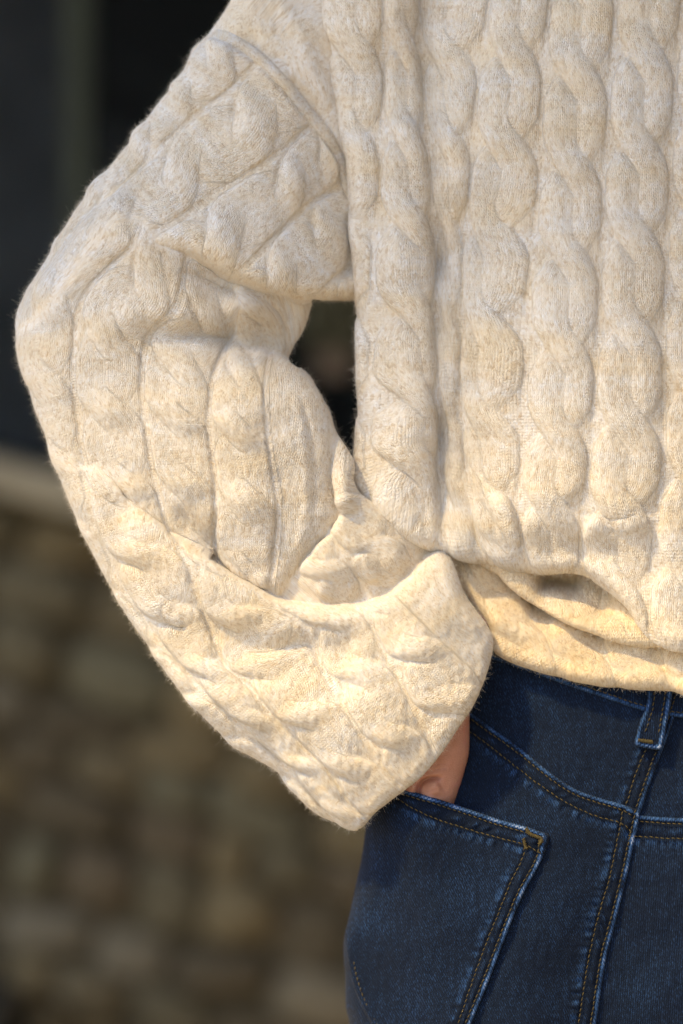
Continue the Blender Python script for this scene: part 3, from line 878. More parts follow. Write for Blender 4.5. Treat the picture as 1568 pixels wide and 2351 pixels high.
def build_body():
    bm = bmesh.new()
    u = S
    # torso and hips, upper arm, forearm, palm, five fingers down in the pocket
    capsule(bm, W(1500, -350, -560), W(1500, 900, -520), 520 * u, 400 * u, flat=(1, .62))
    capsule(bm, W(1500, 900, -520), W(1480, 1800, -560), 400 * u, 500 * u, flat=(1, .68))
    capsule(bm, W(1480, 1800, -560), W(1480, 2300, -540), 500 * u, 490 * u, flat=(1, .68))
    capsule(bm, W(900, -150, -400), W(230, 760, -140), 180 * u, 110 * u)
    capsule(bm, W(230, 760, -140), W(600, 1230, -125), 110 * u, 90 * u)
    capsule(bm, W(600, 1230, -125), W(965, 1600, -52), 90 * u, 54 * u)
    # wrist -> heel of the hand
    capsule(bm, W(965, 1600, -52), W(985, 1720, -48), 58 * u, 62 * u)
    capsule(bm, W(1020, 1600, -50), W(1018, 1720, -48), 60 * u, 62 * u)
    capsule(bm, W(1018, 1720, -48), W(978, 1880, -52), 62 * u, 56 * u)
    capsule(bm, W(960, 1740, -48), W(940, 1900, -54), 56 * u, 50 * u)
    # thumb leaves the side of the palm
    capsule(bm, W(940, 1730, -58), W(924, 1840, -70), 44 * u, 38 * u)
    capsule(bm, W(924, 1840, -70), W(925, 1960, -95), 36 * u, 30 * u)
    for i, (dx, dd, L) in enumerate(((-60, -10, 190), (-30, -25, 225), (5, -42, 235), (35, -60, 200))):
        a = W(960 + dx * .6, 1880, -66 + dd * .4); m_ = W(960 + dx, 1900 + L * .5, -72 + dd); e = W(950 + dx, 1900 + L, -90 + dd)
        capsule(bm, a, m_, 34 * u, 31 * u, seg=10); capsule(bm, m_, e, 31 * u, 26 * u, seg=10)
    me = bpy.data.meshes.new('person'); bm.to_mesh(me); bm.free()
    o = bpy.data.objects.new('person', me); COL.objects.link(o)
    md = o.modifiers.new('remesh', 'REMESH'); md.mode = 'VOXEL'; md.voxel_size = 0.0022; md.use_smooth_shade = True
    ms = o.modifiers.new('smooth', 'SMOOTH'); ms.iterations = 6; ms.factor = 0.6
    dg = bpy.context.evaluated_depsgraph_get()
    nm = bpy.data.meshes.new_from_object(o.evaluated_get(dg))
    o.modifiers.clear(); o.data = nm; bpy.data.meshes.remove(me)
    nm.name = 'person'
    v = np.empty(len(nm.vertices) * 3, np.float32); nm.vertices.foreach_get('co', v); v = v.reshape(-1, 3).astype(float)
    # refine only the heel of the hand
    bm = bmesh.new(); bm.from_mesh(nm)
    bm.faces.ensure_lookup_table()
    for it in range(2):
        lo, hi = W(890, 1880, 40), W(1110, 1590, -20)
        es = [e for e in bm.edges if all(lo.x - .01 < q.co.x < hi.x + .01 and lo.z < q.co.z < hi.z and q.co.y < 0.03 for q in e.verts)]
        bmesh.ops.subdivide_edges(bm, edges=es, cuts=1, use_grid_fill=True)
    bmesh.ops.triangulate(bm, faces=[f for f in bm.faces if len(f.verts) > 4])
    bm.to_mesh(nm); bm.free()
    v = np.empty(len(nm.vertices) * 3, np.float32); nm.vertices.foreach_get('co', v); v = v.reshape(-1, 3).astype(float)
    d = -v[:, 1] / S; f = (DC - d * S) / DC
    x = v[:, 0] / S / f + 784; y = 1175.5 - (v[:, 2] - ZC) / S / f
    front = v[:, 1] < 0.02
    def carve(line, w, a, tp=.2):
        q = stroke(x, y, line, w, a, tp)
        v[front, 1] += (q[front] * S)
    carve([(958, 1850), (961, 1825), (963, 1806), (974, 1793), (995, 1787), (1022, 1785)], 5.0, 14, .2)
    carve([(940, 1850), (943, 1820), (950, 1796)], 10, -4, .2)
    carve([(985, 1850), (990, 1818), (1015, 1803)], 16, -7, .2)
    carve([(985, 1772), (1005, 1766), (1030, 1762)], 4, 1.4)
    carve([(992, 1758), (1012, 1752), (1035, 1755)], 4, 1.0)
    carve([(975, 1815), (1000, 1812), (1030, 1812)], 3, 1.2)
    carve([(975, 1828), (1000, 1826), (1030, 1828)], 3, 1.2)
    nm.vertices.foreach_set('co', v.astype(np.float32).ravel())
    nm.materials.clear(); nm.materials.append(skin_material())
    nm.polygons.foreach_set('use_smooth', np.ones(len(nm.polygons), bool))
    nm.update()
    return o
person = build_body()
tag(person, 'person from behind in cream cable knit sweater, one hand in back pocket of jeans', 'person')

sweater = bpy.data.objects.new('sweater', None); COL.objects.link(sweater); sweater.parent = person
jeans = bpy.data.objects.new('jeans', None); COL.objects.link(jeans); jeans.parent = person

FUZZ = []          # (points, normals, weight)
g, P, knit, felt_, Nn = build_sleeve()
SLEEVE = finish('sleeve', g, P, knit, M_WOOL, sweater, back=90, inward=60, felt=felt_)
FUZZ.append((g, P, Nn))

# armhole seam: a raised rolled band
SEAM = catmull([(494, 80), (505, 80), (530, 88), (590, 128), (650, 188), (700, 250), (750, 312), (782, 372), (803, 440), (812, 500)], 6)
def band_patch(line, width, h, R, T, ext=0):
    L = np.asarray(line); t = np.gradient(L, axis=0); t /= np.linalg.norm(t, axis=1)[:, None]
    nrm = np.stack([-t[:, 1], t[:, 0]], 1)
    A = L + nrm * width / 2; B = (L - nrm * width / 2)[::-1]
    return patch(np.vstack([A, B]).tolist(), None, h=h, n=2, R=R, T=T)
g = band_patch(SEAM[::3], 29, 2.4, 14, 17)
x, y = g['x'], g['y']
ds, f, side, _, _ = seg_dist(x, y, SEAM)
drim = np.clip(1 - seg_dist(x, y, catmull(OUT[:20] and [(o[0], o[1]) for o in OUT[:12]], 5))[0] / 70, 0, 1)
dep = E_U(x, y) + stroke(x, y, [(620, -20), (680, 60), (720, 160), (770, 260)], 22, 10) + 10 - 70 * (1 - np.sqrt(1 - drim ** 2)) - g['rim']
P = np.stack([x, y, dep], 1)
knit = np.stack([ds * side / 7.5 + 30, f * 3.0, np.zeros_like(x)], 1)
finish('shoulder_seam', g, P, knit, M_WOOL, sweater, back=10, inward=6)

# ------------------------------------------------------------------ torso of the sweater
TOUT = [(738, -80, 34, 44), (734, 10, 34, 44), (738, 70, 34, 44), (752, 140, 34, 46), (776, 232, 34, 50), (793, 330, 36, 55), (803, 420, 38, 60), (809, 520, 40, 62), (817, 640, 40, 62), (821, 760, 40, 62),
        (822, 880, 40, 62), (820, 1000, 40, 62), (813, 1070, 40, 60), (810, 1108, 40, 60), (830, 1150, 44, 66), (880, 1196, 44, 66), (945, 1238, 44, 66), (1010, 1270, 40, 60), (1080, 1288, 36, 50), (1150, 1303, 34, 45),
        (1215, 1317, 30, 42), (1260, 1314, 26, 36), (1310, 1315, 24, 32), (1354, 1328, 24, 32), (1402, 1358, 22, 30), (1442, 1394, 20, 22), (1470, 1440, 16, 12), (1500, 1476, 14, 10), (1540, 1490, 14, 12), (1620, 1496, 20, 16), (1900, 1500, 20, 20), (1900, -80, 20, 20)]
E_T = rbf([(740, 0, -70), (740, 300, -70), (830, 0, -40), (830, 300, -40), (830, 600, -38), (830, 1000, -30), (925, 0, -25), (925, 300, -12), (925, 600, 0), (925, 1000, 12), (900, 1170, 10), (985, 600, -22), (985, 1000, -14), (1010, 200, -42), (1010, 600, -50), (1010, 1000, -44), (1015, 1180, -20), (960, 0, -52), (980, 1240, 10),
           (1060, 200, -12), (1050, 600, -30), (1050, 1000, -24), (1130, 0, -15), (1130, 400, 10), (1130, 800, 22), (1130, 1200, 30), (1300, 0, -5), (1300, 400, 30), (1300, 800, 48), (1300, 1200, 58), (1450, 0, -8), (1450, 400, 28), (1450, 800, 46), (1450, 1200, 62),
           (1600, 0, -40), (1600, 400, -8), (1600, 800, 8), (1600, 1200, 40), (1800, 600, -80), (1800, 1200, -40), (1200, 1290, 16), (1360, 1300, 30), (1480, 1420, 52), (1600, 1470, 50), (1090, 1265, 8), (1200, 1210, 50), (1350, 1220, 62)])
TG = [(-1, [(735, 0), (730, 200), (728, 425), (715, 600), (700, 843), (695, 1048), (700, 1227)]),
      (0, [(880, 0), (882, 200), (872, 425), (858, 600), (850, 843), (843, 1048), (850, 1160)]),
      (1, [(962, 0), (972, 200), (990, 425), (1002, 600), (1006, 843), (1010, 1048), (1018, 1227)]),
      (2, [(1125, 0), (1097, 200), (1079, 425), (1063, 600), (1057, 843), (1067, 1048), (1093, 1227), (1120, 1300)]),
      (3, [(1262, 0), (1246, 200), (1238, 425), (1222, 600), (1210, 843), (1200, 1048), (1192, 1200), (1215, 1310)]),
      (4, [(1415, 0), (1400, 200), (1387, 425), (1379, 600), (1369, 843), (1354, 1048), (1333, 1227), (1340, 1330)]),
      (5, [(1565, 0), (1549, 200), (1538, 425), (1530, 600), (1523, 843), (1523, 1048), (1503, 1227), (1490, 1400)]),
      (6, [(1715, 0), (1699, 200), (1688, 425), (1680, 600), (1673, 843), (1673, 1048), (1650, 1227), (1640, 1400)])]
def vc(x0, ys, x1=None):
    x1 = x0 if x1 is None else x1
    return [(x0 + (x1 - x0) * i / (len(ys) - 1), v) for i, v in enumerate(ys)]
TC = {-1: vc(810, [-90, 110, 310, 510, 720], 770), 0: vc(915, [-105, 95, 305, 503, 714, 911, 1066, 1260], 930), 1: vc(1045, [-70, 125, 320, 515, 720, 920, 1110, 1280], 1040),
      2: vc(1190, [-85, 120, 325, 530, 730, 950, 1135, 1290], 1130), 3: vc(1335, [-45, 165, 380, 585, 796, 991, 1160, 1330], 1270), 4: vc(1485, [-90, 122, 335, 540, 750, 970, 1165, 1350], 1420),
      5: vc(1620, [-150, 60, 270, 470, 680, 890, 1090, 1290], 1580), 6: vc(1760, [-150, 60, 270, 470, 680, 890, 1090, 1290])}
K_T = Knit(TG, TC, amp=21, ride=0.40, e=0.46, flat=0.05)
g = patch(TOUT, None, h=2.5, clip=(700, -60, 1640, 1600))
x, y = g['x'], g['y']
d = E_T(x, y)
d += stroke(x, y, [(962, -60), (975, 150), (995, 400), (1004, 700), (1010, 1000), (1012, 1140), (1025, 1230)], 38, -17, 0.12, asym=-0.2)
d += stroke(x, y, [(1330, 1195), (1400, 1205), (1470, 1198), (1540, 1180)], 11, 5)
d += stroke(x, y, [(1330, 1180), (1400, 1190), (1470, 1183)], 10, -3)
d += stroke(x, y, [(1040, 1040), (1080, 1120), (1120, 1200), (1180, 1250)], 14, 8)
d += stroke(x, y, [(1060, 1010), (1105, 1100), (1150, 1180)], 12, -8)
d += stroke(x, y, [(1150, 1130), (1170, 1200), (1195, 1255)], 14, 9)
d += stroke(x, y, [(1090, 1190), (1200, 1240), (1330, 1250), (1450, 1270)], 30, -8)
d += stroke(x, y, [(1240, 1290), (1340, 1295), (1420, 1340), (1480, 1420)], 18, 8)
d += stroke(x, y, [(1350, 1210), (1420, 1260), (1500, 1370)], 26, -8)
d += stroke(x, y, [(840, 1090), (900, 1150), (960, 1200)], 20, 6)
h_, wale, rowc, purl = K_T(x, y)
h_ *= 1 - 0.45 * sm((y - 1180) / 120)
h_ *= 1 + stroke(x, y, [(962, -60), (975, 150), (995, 400), (1004, 700), (1010, 1000), (1012, 1140), (1025, 1230)], 26, -0.6, 0)
h_ = blur_on_mesh(h_, g['F'], 1)
P = np.stack([x, y, d - g['rim']], 1)
N = normals(P, g['F']); N = blur_on_mesh(N, g['F'], 3); N /= np.linalg.norm(N, axis=1)[:, None]
P = P + N * (h_ * (0.35 + 0.65 * sm(g['dist'] / 30)))[:, None]
finish('torso', g, P, np.stack([wale, rowc, purl], 1), M_WOOL, sweater, back=90, inward=40)
FUZZ.append((g, P, N))

# the fold that hangs under the blouson, and the hem below it
def simple_wool(name, outline, pts, knitg, cols, strokes, amp, h=2.8, R=24, T=30, back=60, inward=30, clip=None, rim_cab=0.35):
    g = patch(outline, None, h=h, R=R, T=T, clip=clip)
    x, y = g['x'], g['y']
    d = rbf(pts)(x, y)
    for s in strokes: d += stroke(x, y, *s)
    K = Knit(knitg, cols, amp=amp)
    hh, wale, rowc, purl = K(x, y)
    hh = blur_on_mesh(hh, g['F'], 2)
    P = np.stack([x, y, d - g['rim']], 1)
    N = normals(P, g['F']); N = blur_on_mesh(N, g['F'], 2); N /= np.linalg.norm(N, axis=1)[:, None]
    P = P + N * (hh * (rim_cab + (1 - rim_cab) * sm(g['dist'] / 30)))[:, None]
    o = finish(name, g, P, np.stack([wale, rowc, purl], 1), M_WOOL_SHADE, sweater, back=back, inward=inward)
    FUZZ.append((g, P, N))
    return o
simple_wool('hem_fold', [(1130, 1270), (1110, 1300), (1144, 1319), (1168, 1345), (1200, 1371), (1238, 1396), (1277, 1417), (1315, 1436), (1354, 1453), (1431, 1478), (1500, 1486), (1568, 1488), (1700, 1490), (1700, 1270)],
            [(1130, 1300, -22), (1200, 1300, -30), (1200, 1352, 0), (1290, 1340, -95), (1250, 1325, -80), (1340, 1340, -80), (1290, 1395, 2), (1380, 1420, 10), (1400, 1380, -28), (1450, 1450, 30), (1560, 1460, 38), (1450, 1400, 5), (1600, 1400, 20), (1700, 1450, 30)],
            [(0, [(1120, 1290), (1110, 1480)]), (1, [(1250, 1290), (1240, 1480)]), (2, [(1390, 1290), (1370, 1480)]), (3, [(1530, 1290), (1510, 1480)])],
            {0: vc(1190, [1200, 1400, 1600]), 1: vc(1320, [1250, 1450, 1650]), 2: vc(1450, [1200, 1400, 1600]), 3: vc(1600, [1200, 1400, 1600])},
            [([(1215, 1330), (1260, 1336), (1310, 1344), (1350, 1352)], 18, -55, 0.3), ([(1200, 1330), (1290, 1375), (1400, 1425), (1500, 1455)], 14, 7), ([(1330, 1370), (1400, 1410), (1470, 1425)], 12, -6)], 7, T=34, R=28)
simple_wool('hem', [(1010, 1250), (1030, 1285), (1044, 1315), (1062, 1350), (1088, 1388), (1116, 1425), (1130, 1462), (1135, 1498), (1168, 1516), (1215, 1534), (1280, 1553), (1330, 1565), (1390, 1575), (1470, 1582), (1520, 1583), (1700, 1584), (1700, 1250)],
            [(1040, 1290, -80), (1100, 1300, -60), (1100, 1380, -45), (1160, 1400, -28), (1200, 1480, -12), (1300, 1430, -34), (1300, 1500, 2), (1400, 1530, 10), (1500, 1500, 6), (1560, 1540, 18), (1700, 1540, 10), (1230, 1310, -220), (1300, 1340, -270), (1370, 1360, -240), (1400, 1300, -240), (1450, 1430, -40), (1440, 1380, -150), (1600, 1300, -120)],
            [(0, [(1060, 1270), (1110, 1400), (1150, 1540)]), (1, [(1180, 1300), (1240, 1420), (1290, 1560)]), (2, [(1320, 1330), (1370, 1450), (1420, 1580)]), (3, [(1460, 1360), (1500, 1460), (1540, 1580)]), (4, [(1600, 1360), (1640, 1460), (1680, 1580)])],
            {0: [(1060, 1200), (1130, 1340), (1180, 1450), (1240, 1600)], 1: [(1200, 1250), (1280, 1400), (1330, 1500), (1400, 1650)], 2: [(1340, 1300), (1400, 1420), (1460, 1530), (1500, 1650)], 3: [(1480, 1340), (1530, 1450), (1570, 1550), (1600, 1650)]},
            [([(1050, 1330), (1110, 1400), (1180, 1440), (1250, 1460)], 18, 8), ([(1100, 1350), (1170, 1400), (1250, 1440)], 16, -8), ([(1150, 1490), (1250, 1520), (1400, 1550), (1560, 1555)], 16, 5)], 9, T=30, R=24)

# ------------------------------------------------------------------ jeans
E_J = rbf([(840, 1700, -150), (850, 1900, -120), (900, 1900, -75), (1000, 1700, -85), (1100, 1560, -80), (1000, 1900, -40), (1100, 1900, -18), (1150, 1700, -50), (1300, 1560, -48), (1300, 1700, -22), (1300, 1900, 12), (1300, 2100, 38), (1100, 2200, 16), (900, 2200, -66), (850, 2351, -95), (1000, 2351, -20),
           (1480, 1600, -35), (1500, 1750, -18), (1450, 1950, 2), (1400, 2150, 12), (1370, 2351, 12), (1568, 1900, 8), (1568, 2100, 34), (1500, 2300, 40), (1650, 2300, 50), (1650, 1700, -25), (1200, 2351, 45), (1750, 2100, 30)])
CSEAM = [(1585, 1500), (1572, 1560), (1554, 1630), (1533, 1692), (1510, 1752), (1490, 1808), (1472, 1861), (1457, 1928), (1441, 2005), (1416, 2108), (1390, 2210), (1369, 2351), (1350, 2460)]
S1 = [(960, 1560), (1030, 1605), (1087, 1641), (1123, 1667), (1195, 1718), (1257, 1769), (1318, 1810), (1380, 1833), (1426, 1846), (1467, 1867)]
def denim_patch(name, outline, off, mat, R=7, T=7, rolls=(), bumps=(), wearlines=(), h=2.6, back=10, fielder=None, n=5, extra=None, clipbox=(760, 1480, 1640, 2440), label=None):
    g = patch(outline, None, h=h, R=R, T=T, n=n, clip=clipbox)
    x, y = g['x'], g['y']
    d = E_J(x, y) + off
    wear = np.zeros(x.size)
    if extra: d = d + extra(x, y)
    for line, width, amp, w in rolls:      # rolled edges, worn pale on top
        L = catmull(line, 6)
        ds, f, side, _, _ = seg_dist(x, y, L)
        k = np.exp(-(ds / width) ** 2)
        sl = np.r_[0, np.cumsum(np.linalg.norm(np.diff(L, axis=0), axis=1))]
        al = np.interp(f, np.arange(len(L)), sl)
        rope = 0.78 + 0.30 * np.sin((al + ds * side * 0.9) * 2 * math.pi / 9.5 + wob_noise(al, al * .3, 70, 9)) + 0.2 * wob_noise(al, al * .7, 60, 19)
        d += amp * k * (0.85 + 0.15 * rope)
        wear += 1.7 * w * k * rope
    for la, lb, amp in bumps:              # puckers between two rows of stitching
        A, B = catmull(la, 6), catmull(lb, 6)
        da, fa, _, _, _ = seg_dist(x, y, A); db, _, _, _, _ = seg_dist(x, y, B)
        wd = da + db
        m = np.clip(1 - np.abs(da - db) / (wd + 1e-6), 0, 1)
        gap = np.median(wd[(wd < 60)]) if (wd < 60).any() else 30
        inb = sm((gap * 1.35 - wd) / 6)
        s_ = np.r_[0, np.cumsum(np.linalg.norm(np.diff(A, axis=0), axis=1))]
        al = np.interp(fa, np.arange(len(A)), s_)
        r = wob_noise(al + 0.5 * (da - db), al * 0.37, 30, 21) * (0.6 + 0.5 * wob_noise(al, al * .2, 140, 23))
        k = sm(m) * inb * (0.55 + 0.6 * r)
        d += amp * k - 2.0 * np.exp(-(da / 3.5) ** 2) - 2.0 * np.exp(-(db / 3.5) ** 2)
        wear += 0.5 * np.clip(k, -0.5, 1.2) - 0.35 * np.exp(-(da / 5) ** 2) - 0.25 * inb
        # worn, pulled cloth just outside the second row
        out = np.exp(-((db - 13) / 10) ** 2) * (da > db) * (1 - inb)
        wear += 0.38 * out * (0.7 + 0.6 * wob_noise(al, al * .5, 22, 5))
        d += 2.0 * out * wob_noise(al, al * .5, 26, 31)
    d += wob_noise(x, y, 160, 11) * 2.0 + wob_noise(x, y, 45, 12) * 0.7
    P = np.stack([x, y, d - g['rim']], 1)
    attrs = {'cloth': np.stack([x, y, 0 * x], 1), 'wear': wear}
    oi = outward_of(g)
    P2, F2, attrs = add_skirt(P, g['F'], oi, np.full(len(P), float(back)), attrs, rings=3, inward=back * .5)
    o = make_mesh(name, world_pts(P2), F2, mat, jeans, attrs=attrs)
    if label: o['label'] = label
    return o

def off_line(line, k):
    L = np.asarray(line, float); t = np.gradient(L, axis=0); t /= np.linalg.norm(t, axis=1)[:, None]
    return (L + np.stack([-t[:, 1], t[:, 0]], 1) * k).tolist()
CS_A = off_line(CSEAM, 13)      # stitch row nearest the edge (to the left)
CS_B = [(1535, 1500), (1525, 1560), (1508, 1640), (1490, 1700), (1462, 1770), (1443, 1830), (1430, 1861), (1418, 1925), (1398, 2020), (1372, 2110), (1350, 2210), (1328, 2351), (1310, 2460)]
S1_A = off_line(S1, 12)
S1_B = [(960, 1600), (1030, 1645), (1087, 1685), (1125, 1714), (1164, 1744), (1236, 1800), (1303, 1844), (1369, 1874), (1426, 1890), (1457, 1918)]
LEFT = [(845, 1780, 60, 90), (843, 1850, 60, 90), (840, 1892, 60, 90), (831, 1964, 60, 90), (816, 2036, 60, 90), (801, 2107, 60, 90), (790, 2154, 50, 90), (789, 2200, 50, 90), (792, 2240, 60, 90), (794, 2313, 60, 90), (802, 2351, 60, 90), (815, 2470, 60, 90)]

CSr = [p for p in CSEAM]
# under layers first: right yoke, right seat, left yoke, left seat, waistband, pocket, loop
denim_patch('yoke_panel', [(1500, 1500), (1700, 1500), (1700, 1900), (1400, 1900), (1420, 1700)], -4, M_DENIM, label='darker yoke panel at the right of the centre seam')
RS = [(1440, 1868), (1472, 1872), (1520, 1876), (1568, 1878), (1640, 1880)]
RS_A = [(1455, 1884), (1472, 1886), (1520, 1890), (1568, 1892), (1640, 1895)]
RS_B = [(1440, 1918), (1467, 1920), (1520, 1924), (1568, 1926), (1640, 1930)]
denim_patch('seat_panel', RS[:1] + RS[1:4] + [(1700, 1882), (1700, 2480), (1280, 2480), (1330, 2200), (1400, 1990)], 2, M_DENIM2, rolls=[(off_line(RS, 5), 6, 3, .55)], bumps=[(RS_A, RS_B, 4)], label='seat panel at the right of the centre seam')
denim_patch('yoke_panel', [(900, 1480), (1500, 1480), (1590, 1490)] + CSEAM[1:7] + [(1440, 1900), (1300, 1850), (1150, 1760), (1000, 1660), (880, 1600)], 3, M_DENIM,
            rolls=[(off_line(CSEAM[:8], 5), 6, 4, .5)], bumps=[(CS_A[:8], CS_B[:8], 4)], label='dark yoke panel between waistband and slanting seam')
denim_patch('seat_panel', LEFT + [(1000, 2480)] + [(1346, 2470)] + CSEAM[-2:6:-1] + S1[::-1] + [(900, 1580, 10, 10), (850, 1700, 60, 90)], 9, M_DENIM,
            rolls=[(off_line(S1, 5), 6, 4, .6), (off_line(CSEAM[6:], 5), 6, 4, .7)], bumps=[(S1_A, S1_B, 5), (CS_A[6:], CS_B[6:], 5)], label='seat panel holding the back pocket')
WB = [(1060, 1490), (1120, 1510), (1175, 1528), (1226, 1546), (1303, 1574), (1380, 1600), (1472, 1631), (1549, 1646), (1640, 1652)]
WB_A = off_line(WB, -12)
denim_patch('waistband', [(1060, 1440), (1040, 1470)] + WB + [(1700, 1655), (1700, 1440)], 9, M_DENIM2, rolls=[(off_line(WB, -5), 6, 3, .5)], clipbox=(1000, 1430, 1640, 1700))
# pocket
PT = [(850, 1788), (880, 1797), (923, 1810), (995, 1831), (1072, 1856), (1149, 1882), (1205, 1897), (1241, 1909), (1256, 1914), (1261, 1922), (1257, 1938), (1241, 1979), (1200, 2056), (1164, 2143), (1123, 2251), (1082, 2351), (1040, 2460)]
PT_T = [(850, 1788), (880, 1797), (923, 1810), (995, 1831), (1072, 1856), (1149, 1882), (1205, 1897), (1245, 1911)]
PT_R = [(1252, 1925), (1241, 1979), (1200, 2056), (1164, 2143), (1123, 2251), (1082, 2351), (1040, 2460)]
PT_TA = off_line(PT_T, 13)
PT_TB = [(850, 1806), (900, 1828), (970, 1867), (1046, 1895), (1123, 1918), (1200, 1938), (1246, 1961)]
PT_RA = off_line(PT_R, 13)
PT_RB = [(1206, 1930), (1200, 1969), (1175, 2020), (1144, 2097), (1113, 2174), (1082, 2261), (1051, 2351), (1010, 2460)]
def pocket_bulge(x, y):
    b = 62 * np.exp(-(((x - 940) / 125) ** 2 + ((y - 1850) / 140) ** 2))
    b += 12 * np.exp(-(((x - 1010) / 120) ** 2 + ((y - 2100) / 150) ** 2))
    return b
PL = [(905, 2480), (872, 2400), (852, 2351), (831, 2312), (811, 2261), (798, 2200), (791, 2150, 20, 40), (803, 2100, 50, 70), (818, 2036, 50, 70), (833, 1964, 50, 70), (842, 1892, 50, 70), (845, 1840, 50, 70)]
denim_patch('back_pocket', PT + PL, 20, M_DENIM, R=6, T=9, rolls=[(off_line(PT_T, 6), 6.5, 5, .85), (off_line(PT_R, 5), 5.5, 4, .8)],
            bumps=[(PT_TA, PT_TB, 5), (PT_RA, PT_RB, 5)], extra=pocket_bulge)
# belt loop
LOOP = [(1489, 1560), (1487, 1585), (1484, 1620), (1468, 1660), (1460, 1690), (1457, 1706), (1466, 1714), (1490, 1719), (1512, 1722), (1519, 1716), (1526, 1690), (1534, 1650), (1543, 1600), (1546, 1560)]
denim_patch('belt_loop', LOOP, 24, M_DENIM2, R=6, T=9, rolls=[([(1493, 1560), (1491, 1590), (1487, 1625), (1472, 1665), (1463, 1700)], 5, 3, .5), ([(1541, 1560), (1537, 1600), (1529, 1650), (1520, 1695), (1514, 1716)], 5, 4, .65), ([(1462, 1708), (1490, 1713), (1514, 1716)], 6, 4, .8)], h=1.8, back=14, clipbox=(1400, 1540, 1600, 1760))

# stitches: every stitch is a short thread bead; rows joined (a few pixels each)
def stitches(name, rows, parent, pitch=12.5, label=None):
    V, F = [], []
    for line, off, fld in rows:
        L = catmull(line, 8)
        s_ = np.r_[0, np.cumsum(np.linalg.norm(np.diff(L, axis=0), axis=1))]
        k = int(s_[-1] / pitch)
        for i in range(k):
            a = i * pitch + 1.2; b = a + pitch - 2.6
            ts = np.linspace(a, b, 5)
            X = np.interp(ts, s_, L[:, 0]); Y = np.interp(ts, s_, L[:, 1])
            D = E_J(X, Y) + off + (fld(X, Y) if fld else 0)
            arch = np.array([-1.0, 1.4, 2.0, 1.4, -1.0]) * 1.0
            tx, ty = X[-1] - X[0], Y[-1] - Y[0]; ln = math.hypot(tx, ty); nx, ny = -ty / ln, tx / ln
            jit = random.uniform(-.7, .7)
            base = len(V)
            for q in range(5):
                r = [0.6, 1.25, 1.4, 1.25, 0.6][q]
                for m in range(6):
                    an = m * math.pi / 3
                    sl = (q - 2) * 0.35
                    V.append((X[q] + nx * (r * math.cos(an) + jit + sl), Y[q] + ny * (r * math.cos(an) + jit + sl), D[q] + arch[q] + r * math.sin(an)))
            for q in range(4):
                for m in range(6):
                    F.append((base + q * 6 + m, base + q * 6 + (m + 1) % 6, base + q * 6 + 6 + (m + 1) % 6, base + q * 6 + 6 + m))
    o = make_mesh(name, world_pts(np.array(V)), np.array(F), M_THREAD, parent)
    o['kind'] = 'stuff'
    if label: o['label'] = label
    return o
stitches('stitching', [(S1_A, 12, None), (S1_B, 11, None), (CS_A[:7], 7, None), (CS_B[:7], 6.5, None), (CS_A[6:], 12, None), (CS_B[6:], 11.5, None), (RS_A, 5, None), (RS_B, 5, None), (WB_A, 11, None)], jeans)
stitches('stitching', [(PT_TA, 22, pocket_bulge), (PT_TB, 22, pocket_bulge), (PT_RA[:], 22, pocket_bulge), (PT_RB, 22, pocket_bulge), ([(812, 2205), (824, 2261), (845, 2312), (866, 2351), (884, 2400)], 19, None)], jeans, label='double row of ochre thread round the back pocket')
stitches('stitching', [([(1506, 1560), (1503, 1590), (1499, 1625), (1487, 1665), (1478, 1690)], 26, None), ([(1530, 1560), (1526, 1600), (1518, 1650), (1510, 1690)], 26, None)], jeans, label='ochre thread on the belt loop')
# bar tacks: dense zigzag thread
def bartack(path, off, wd, fld=None, pitch=2.6):
    V, F = [], []
    L = catmull(path, 8); s_ = np.r_[0, np.cumsum(np.linalg.norm(np.diff(L, axis=0), axis=1))]
    k = int(s_[-1] / pitch)
    for i in range(k):
        u = i * pitch
        X = np.interp(u, s_, L[:, 0]); Y = np.interp(u, s_, L[:, 1]); X2 = np.interp(u + 1, s_, L[:, 0]); Y2 = np.interp(u + 1, s_, L[:, 1])
        tx, ty = X2 - X, Y2 - Y; ln = math.hypot(tx, ty) + 1e-6; nx, ny = -ty / ln, tx / ln; tx, ty = tx / ln, ty / ln
        D = float(E_J(np.array([X]), np.array([Y]))[0]) + off + (float(fld(np.array([X]), np.array([Y]))[0]) if fld else 0)
        w = wd * random.uniform(.75, 1.15)
        base = len(V)
        for q, e in enumerate((-1, -.5, 0, .5, 1)):
            r = 1.7 - 0.5 * abs(e)
            for m in range(6):
                an = m * math.pi / 3
                V.append((X + nx * e * w / 2 + tx * (r * math.cos(an) + e * 1.2), Y + ny * e * w / 2 + ty * (r * math.cos(an) + e * 1.2), D + 2.5 * (1 - e * e) + r * math.sin(an)))
        for q in range(4):
            for m in range(6):
                F.append((base + q * 6 + m, base + q * 6 + (m + 1) % 6, base + q * 6 + 6 + (m + 1) % 6, base + q * 6 + 6 + m))
    o = make_mesh('bar_tack', world_pts(np.array(V)), np.array(F), M_THREAD, jeans)
    return o
bartack([(1208, 1902), (1216, 1914), (1232, 1921), (1244, 1926), (1240, 1936), (1234, 1940)], 25, 9, pocket_bulge)
bartack([(1202, 1926), (1205, 1938), (1208, 1948), (1212, 1944)], 25, 8, pocket_bulge)
bartack([(1467, 1699), (1485, 1702), (1503, 1704)], 30, 9)

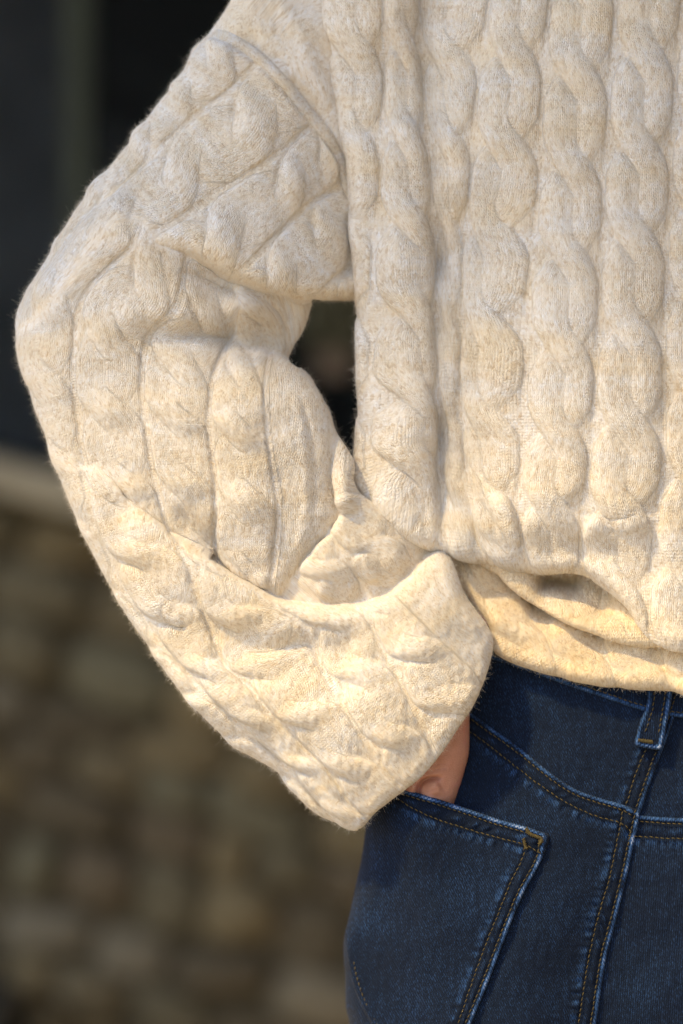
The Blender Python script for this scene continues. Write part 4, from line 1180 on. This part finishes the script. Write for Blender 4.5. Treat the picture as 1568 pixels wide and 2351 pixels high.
# ------------------------------------------------------------------ wool fuzz
def fuzz(name, sets, n_short, n_long, parent):
    pts, rad = [], []
    K = 6
    allp, alln, allw = [], [], []
    for g, P, N in sets:
        F = g['F']
        c = P[F].mean(1); nn = N[F].mean(1)
        allp.append(c); alln.append(nn)
        vis = (c[:, 0] > -20) & (c[:, 0] < 1590) & (c[:, 1] > -20)
        allw.append(vis * 1.0)
    P = np.vstack(allp); N = np.vstack(alln); w = np.concatenate(allw)
    N /= np.linalg.norm(N, axis=1)[:, None]
    edge = np.clip(1 - N[:, 2], 0, 1)
    out = []
    for n, L0, L1, lift, curl, pw in ((n_short, 7, 16, 0.30, 0.5, w * (0.6 + 1.2 * edge)), (n_long, 8, 26, 0.6, 2.0, w * (0.03 + edge ** 2))):
        pw = pw / pw.sum()
        i = rng.choice(len(P), n, p=pw)
        p0, nr = P[i] + rng.normal(0, 1.2, (n, 3)), N[i]
        tan = rng.normal(0, 1, (n, 3)); tan[:, 1] += 0.5
        tan -= (tan * nr).sum(1)[:, None] * nr; tan /= np.linalg.norm(tan, axis=1)[:, None]
        L = rng.uniform(L0, L1, n) * rng.uniform(.6, 1.3, n)
        d = tan + nr * (lift * rng.uniform(.3, 1.6, n))[:, None]; d /= np.linalg.norm(d, axis=1)[:, None]
        cv = rng.normal(0, curl, (n, 3)) + nr * rng.uniform(-.2, .5, n)[:, None]
        p = p0 - nr * 1.0
        path = [p]
        for k in range(K - 1):
            d = d + cv * 0.32; d /= np.linalg.norm(d, axis=1)[:, None]
            cv = cv + rng.normal(0, curl * .35, (n, 3))
            p = p + d * (L / (K - 1))[:, None]
            path.append(p)
        out.append(np.stack(path, 1))
    A = np.concatenate(out)
    nC = len(A)
    hc = bpy.data.hair_curves.new(name)
    hc.add_curves([K] * nC)
    W_ = world_pts(A.reshape(-1, 3)).astype(np.float32)
    hc.attributes['position'].data.foreach_set('vector', W_.ravel())
    ra = hc.attributes.get('radius') or hc.attributes.new('radius', 'FLOAT', 'POINT')
    base = np.r_[np.full(n_short, 0.00004), np.full(n_long, 0.000021)]
    prof = np.linspace(1, 0.35, K)
    ra.data.foreach_set('value', (base[:, None] * prof[None]).astype(np.float32).ravel())
    m, nt, b = nodes_of('wool_fibre')
    b.inputs['Base Color'].default_value = (0.86, 0.78, 0.66, 1); b.inputs['Roughness'].default_value = 0.8
    b.inputs['Specular IOR Level'].default_value = 0.1
    hc.materials.append(m)
    o = bpy.data.objects.new(name, hc); COL.objects.link(o); o.parent = parent
    o['kind'] = 'stuff'
    return o
fuzz('wool_fuzz', FUZZ[:2], 75000, 5500, sweater)
fuzz('wool_fuzz', FUZZ[2:], 7000, 250, sweater)
print('tris', sum(len(o.data.polygons) * 2 for o in SC.objects if o.type == 'MESH'))
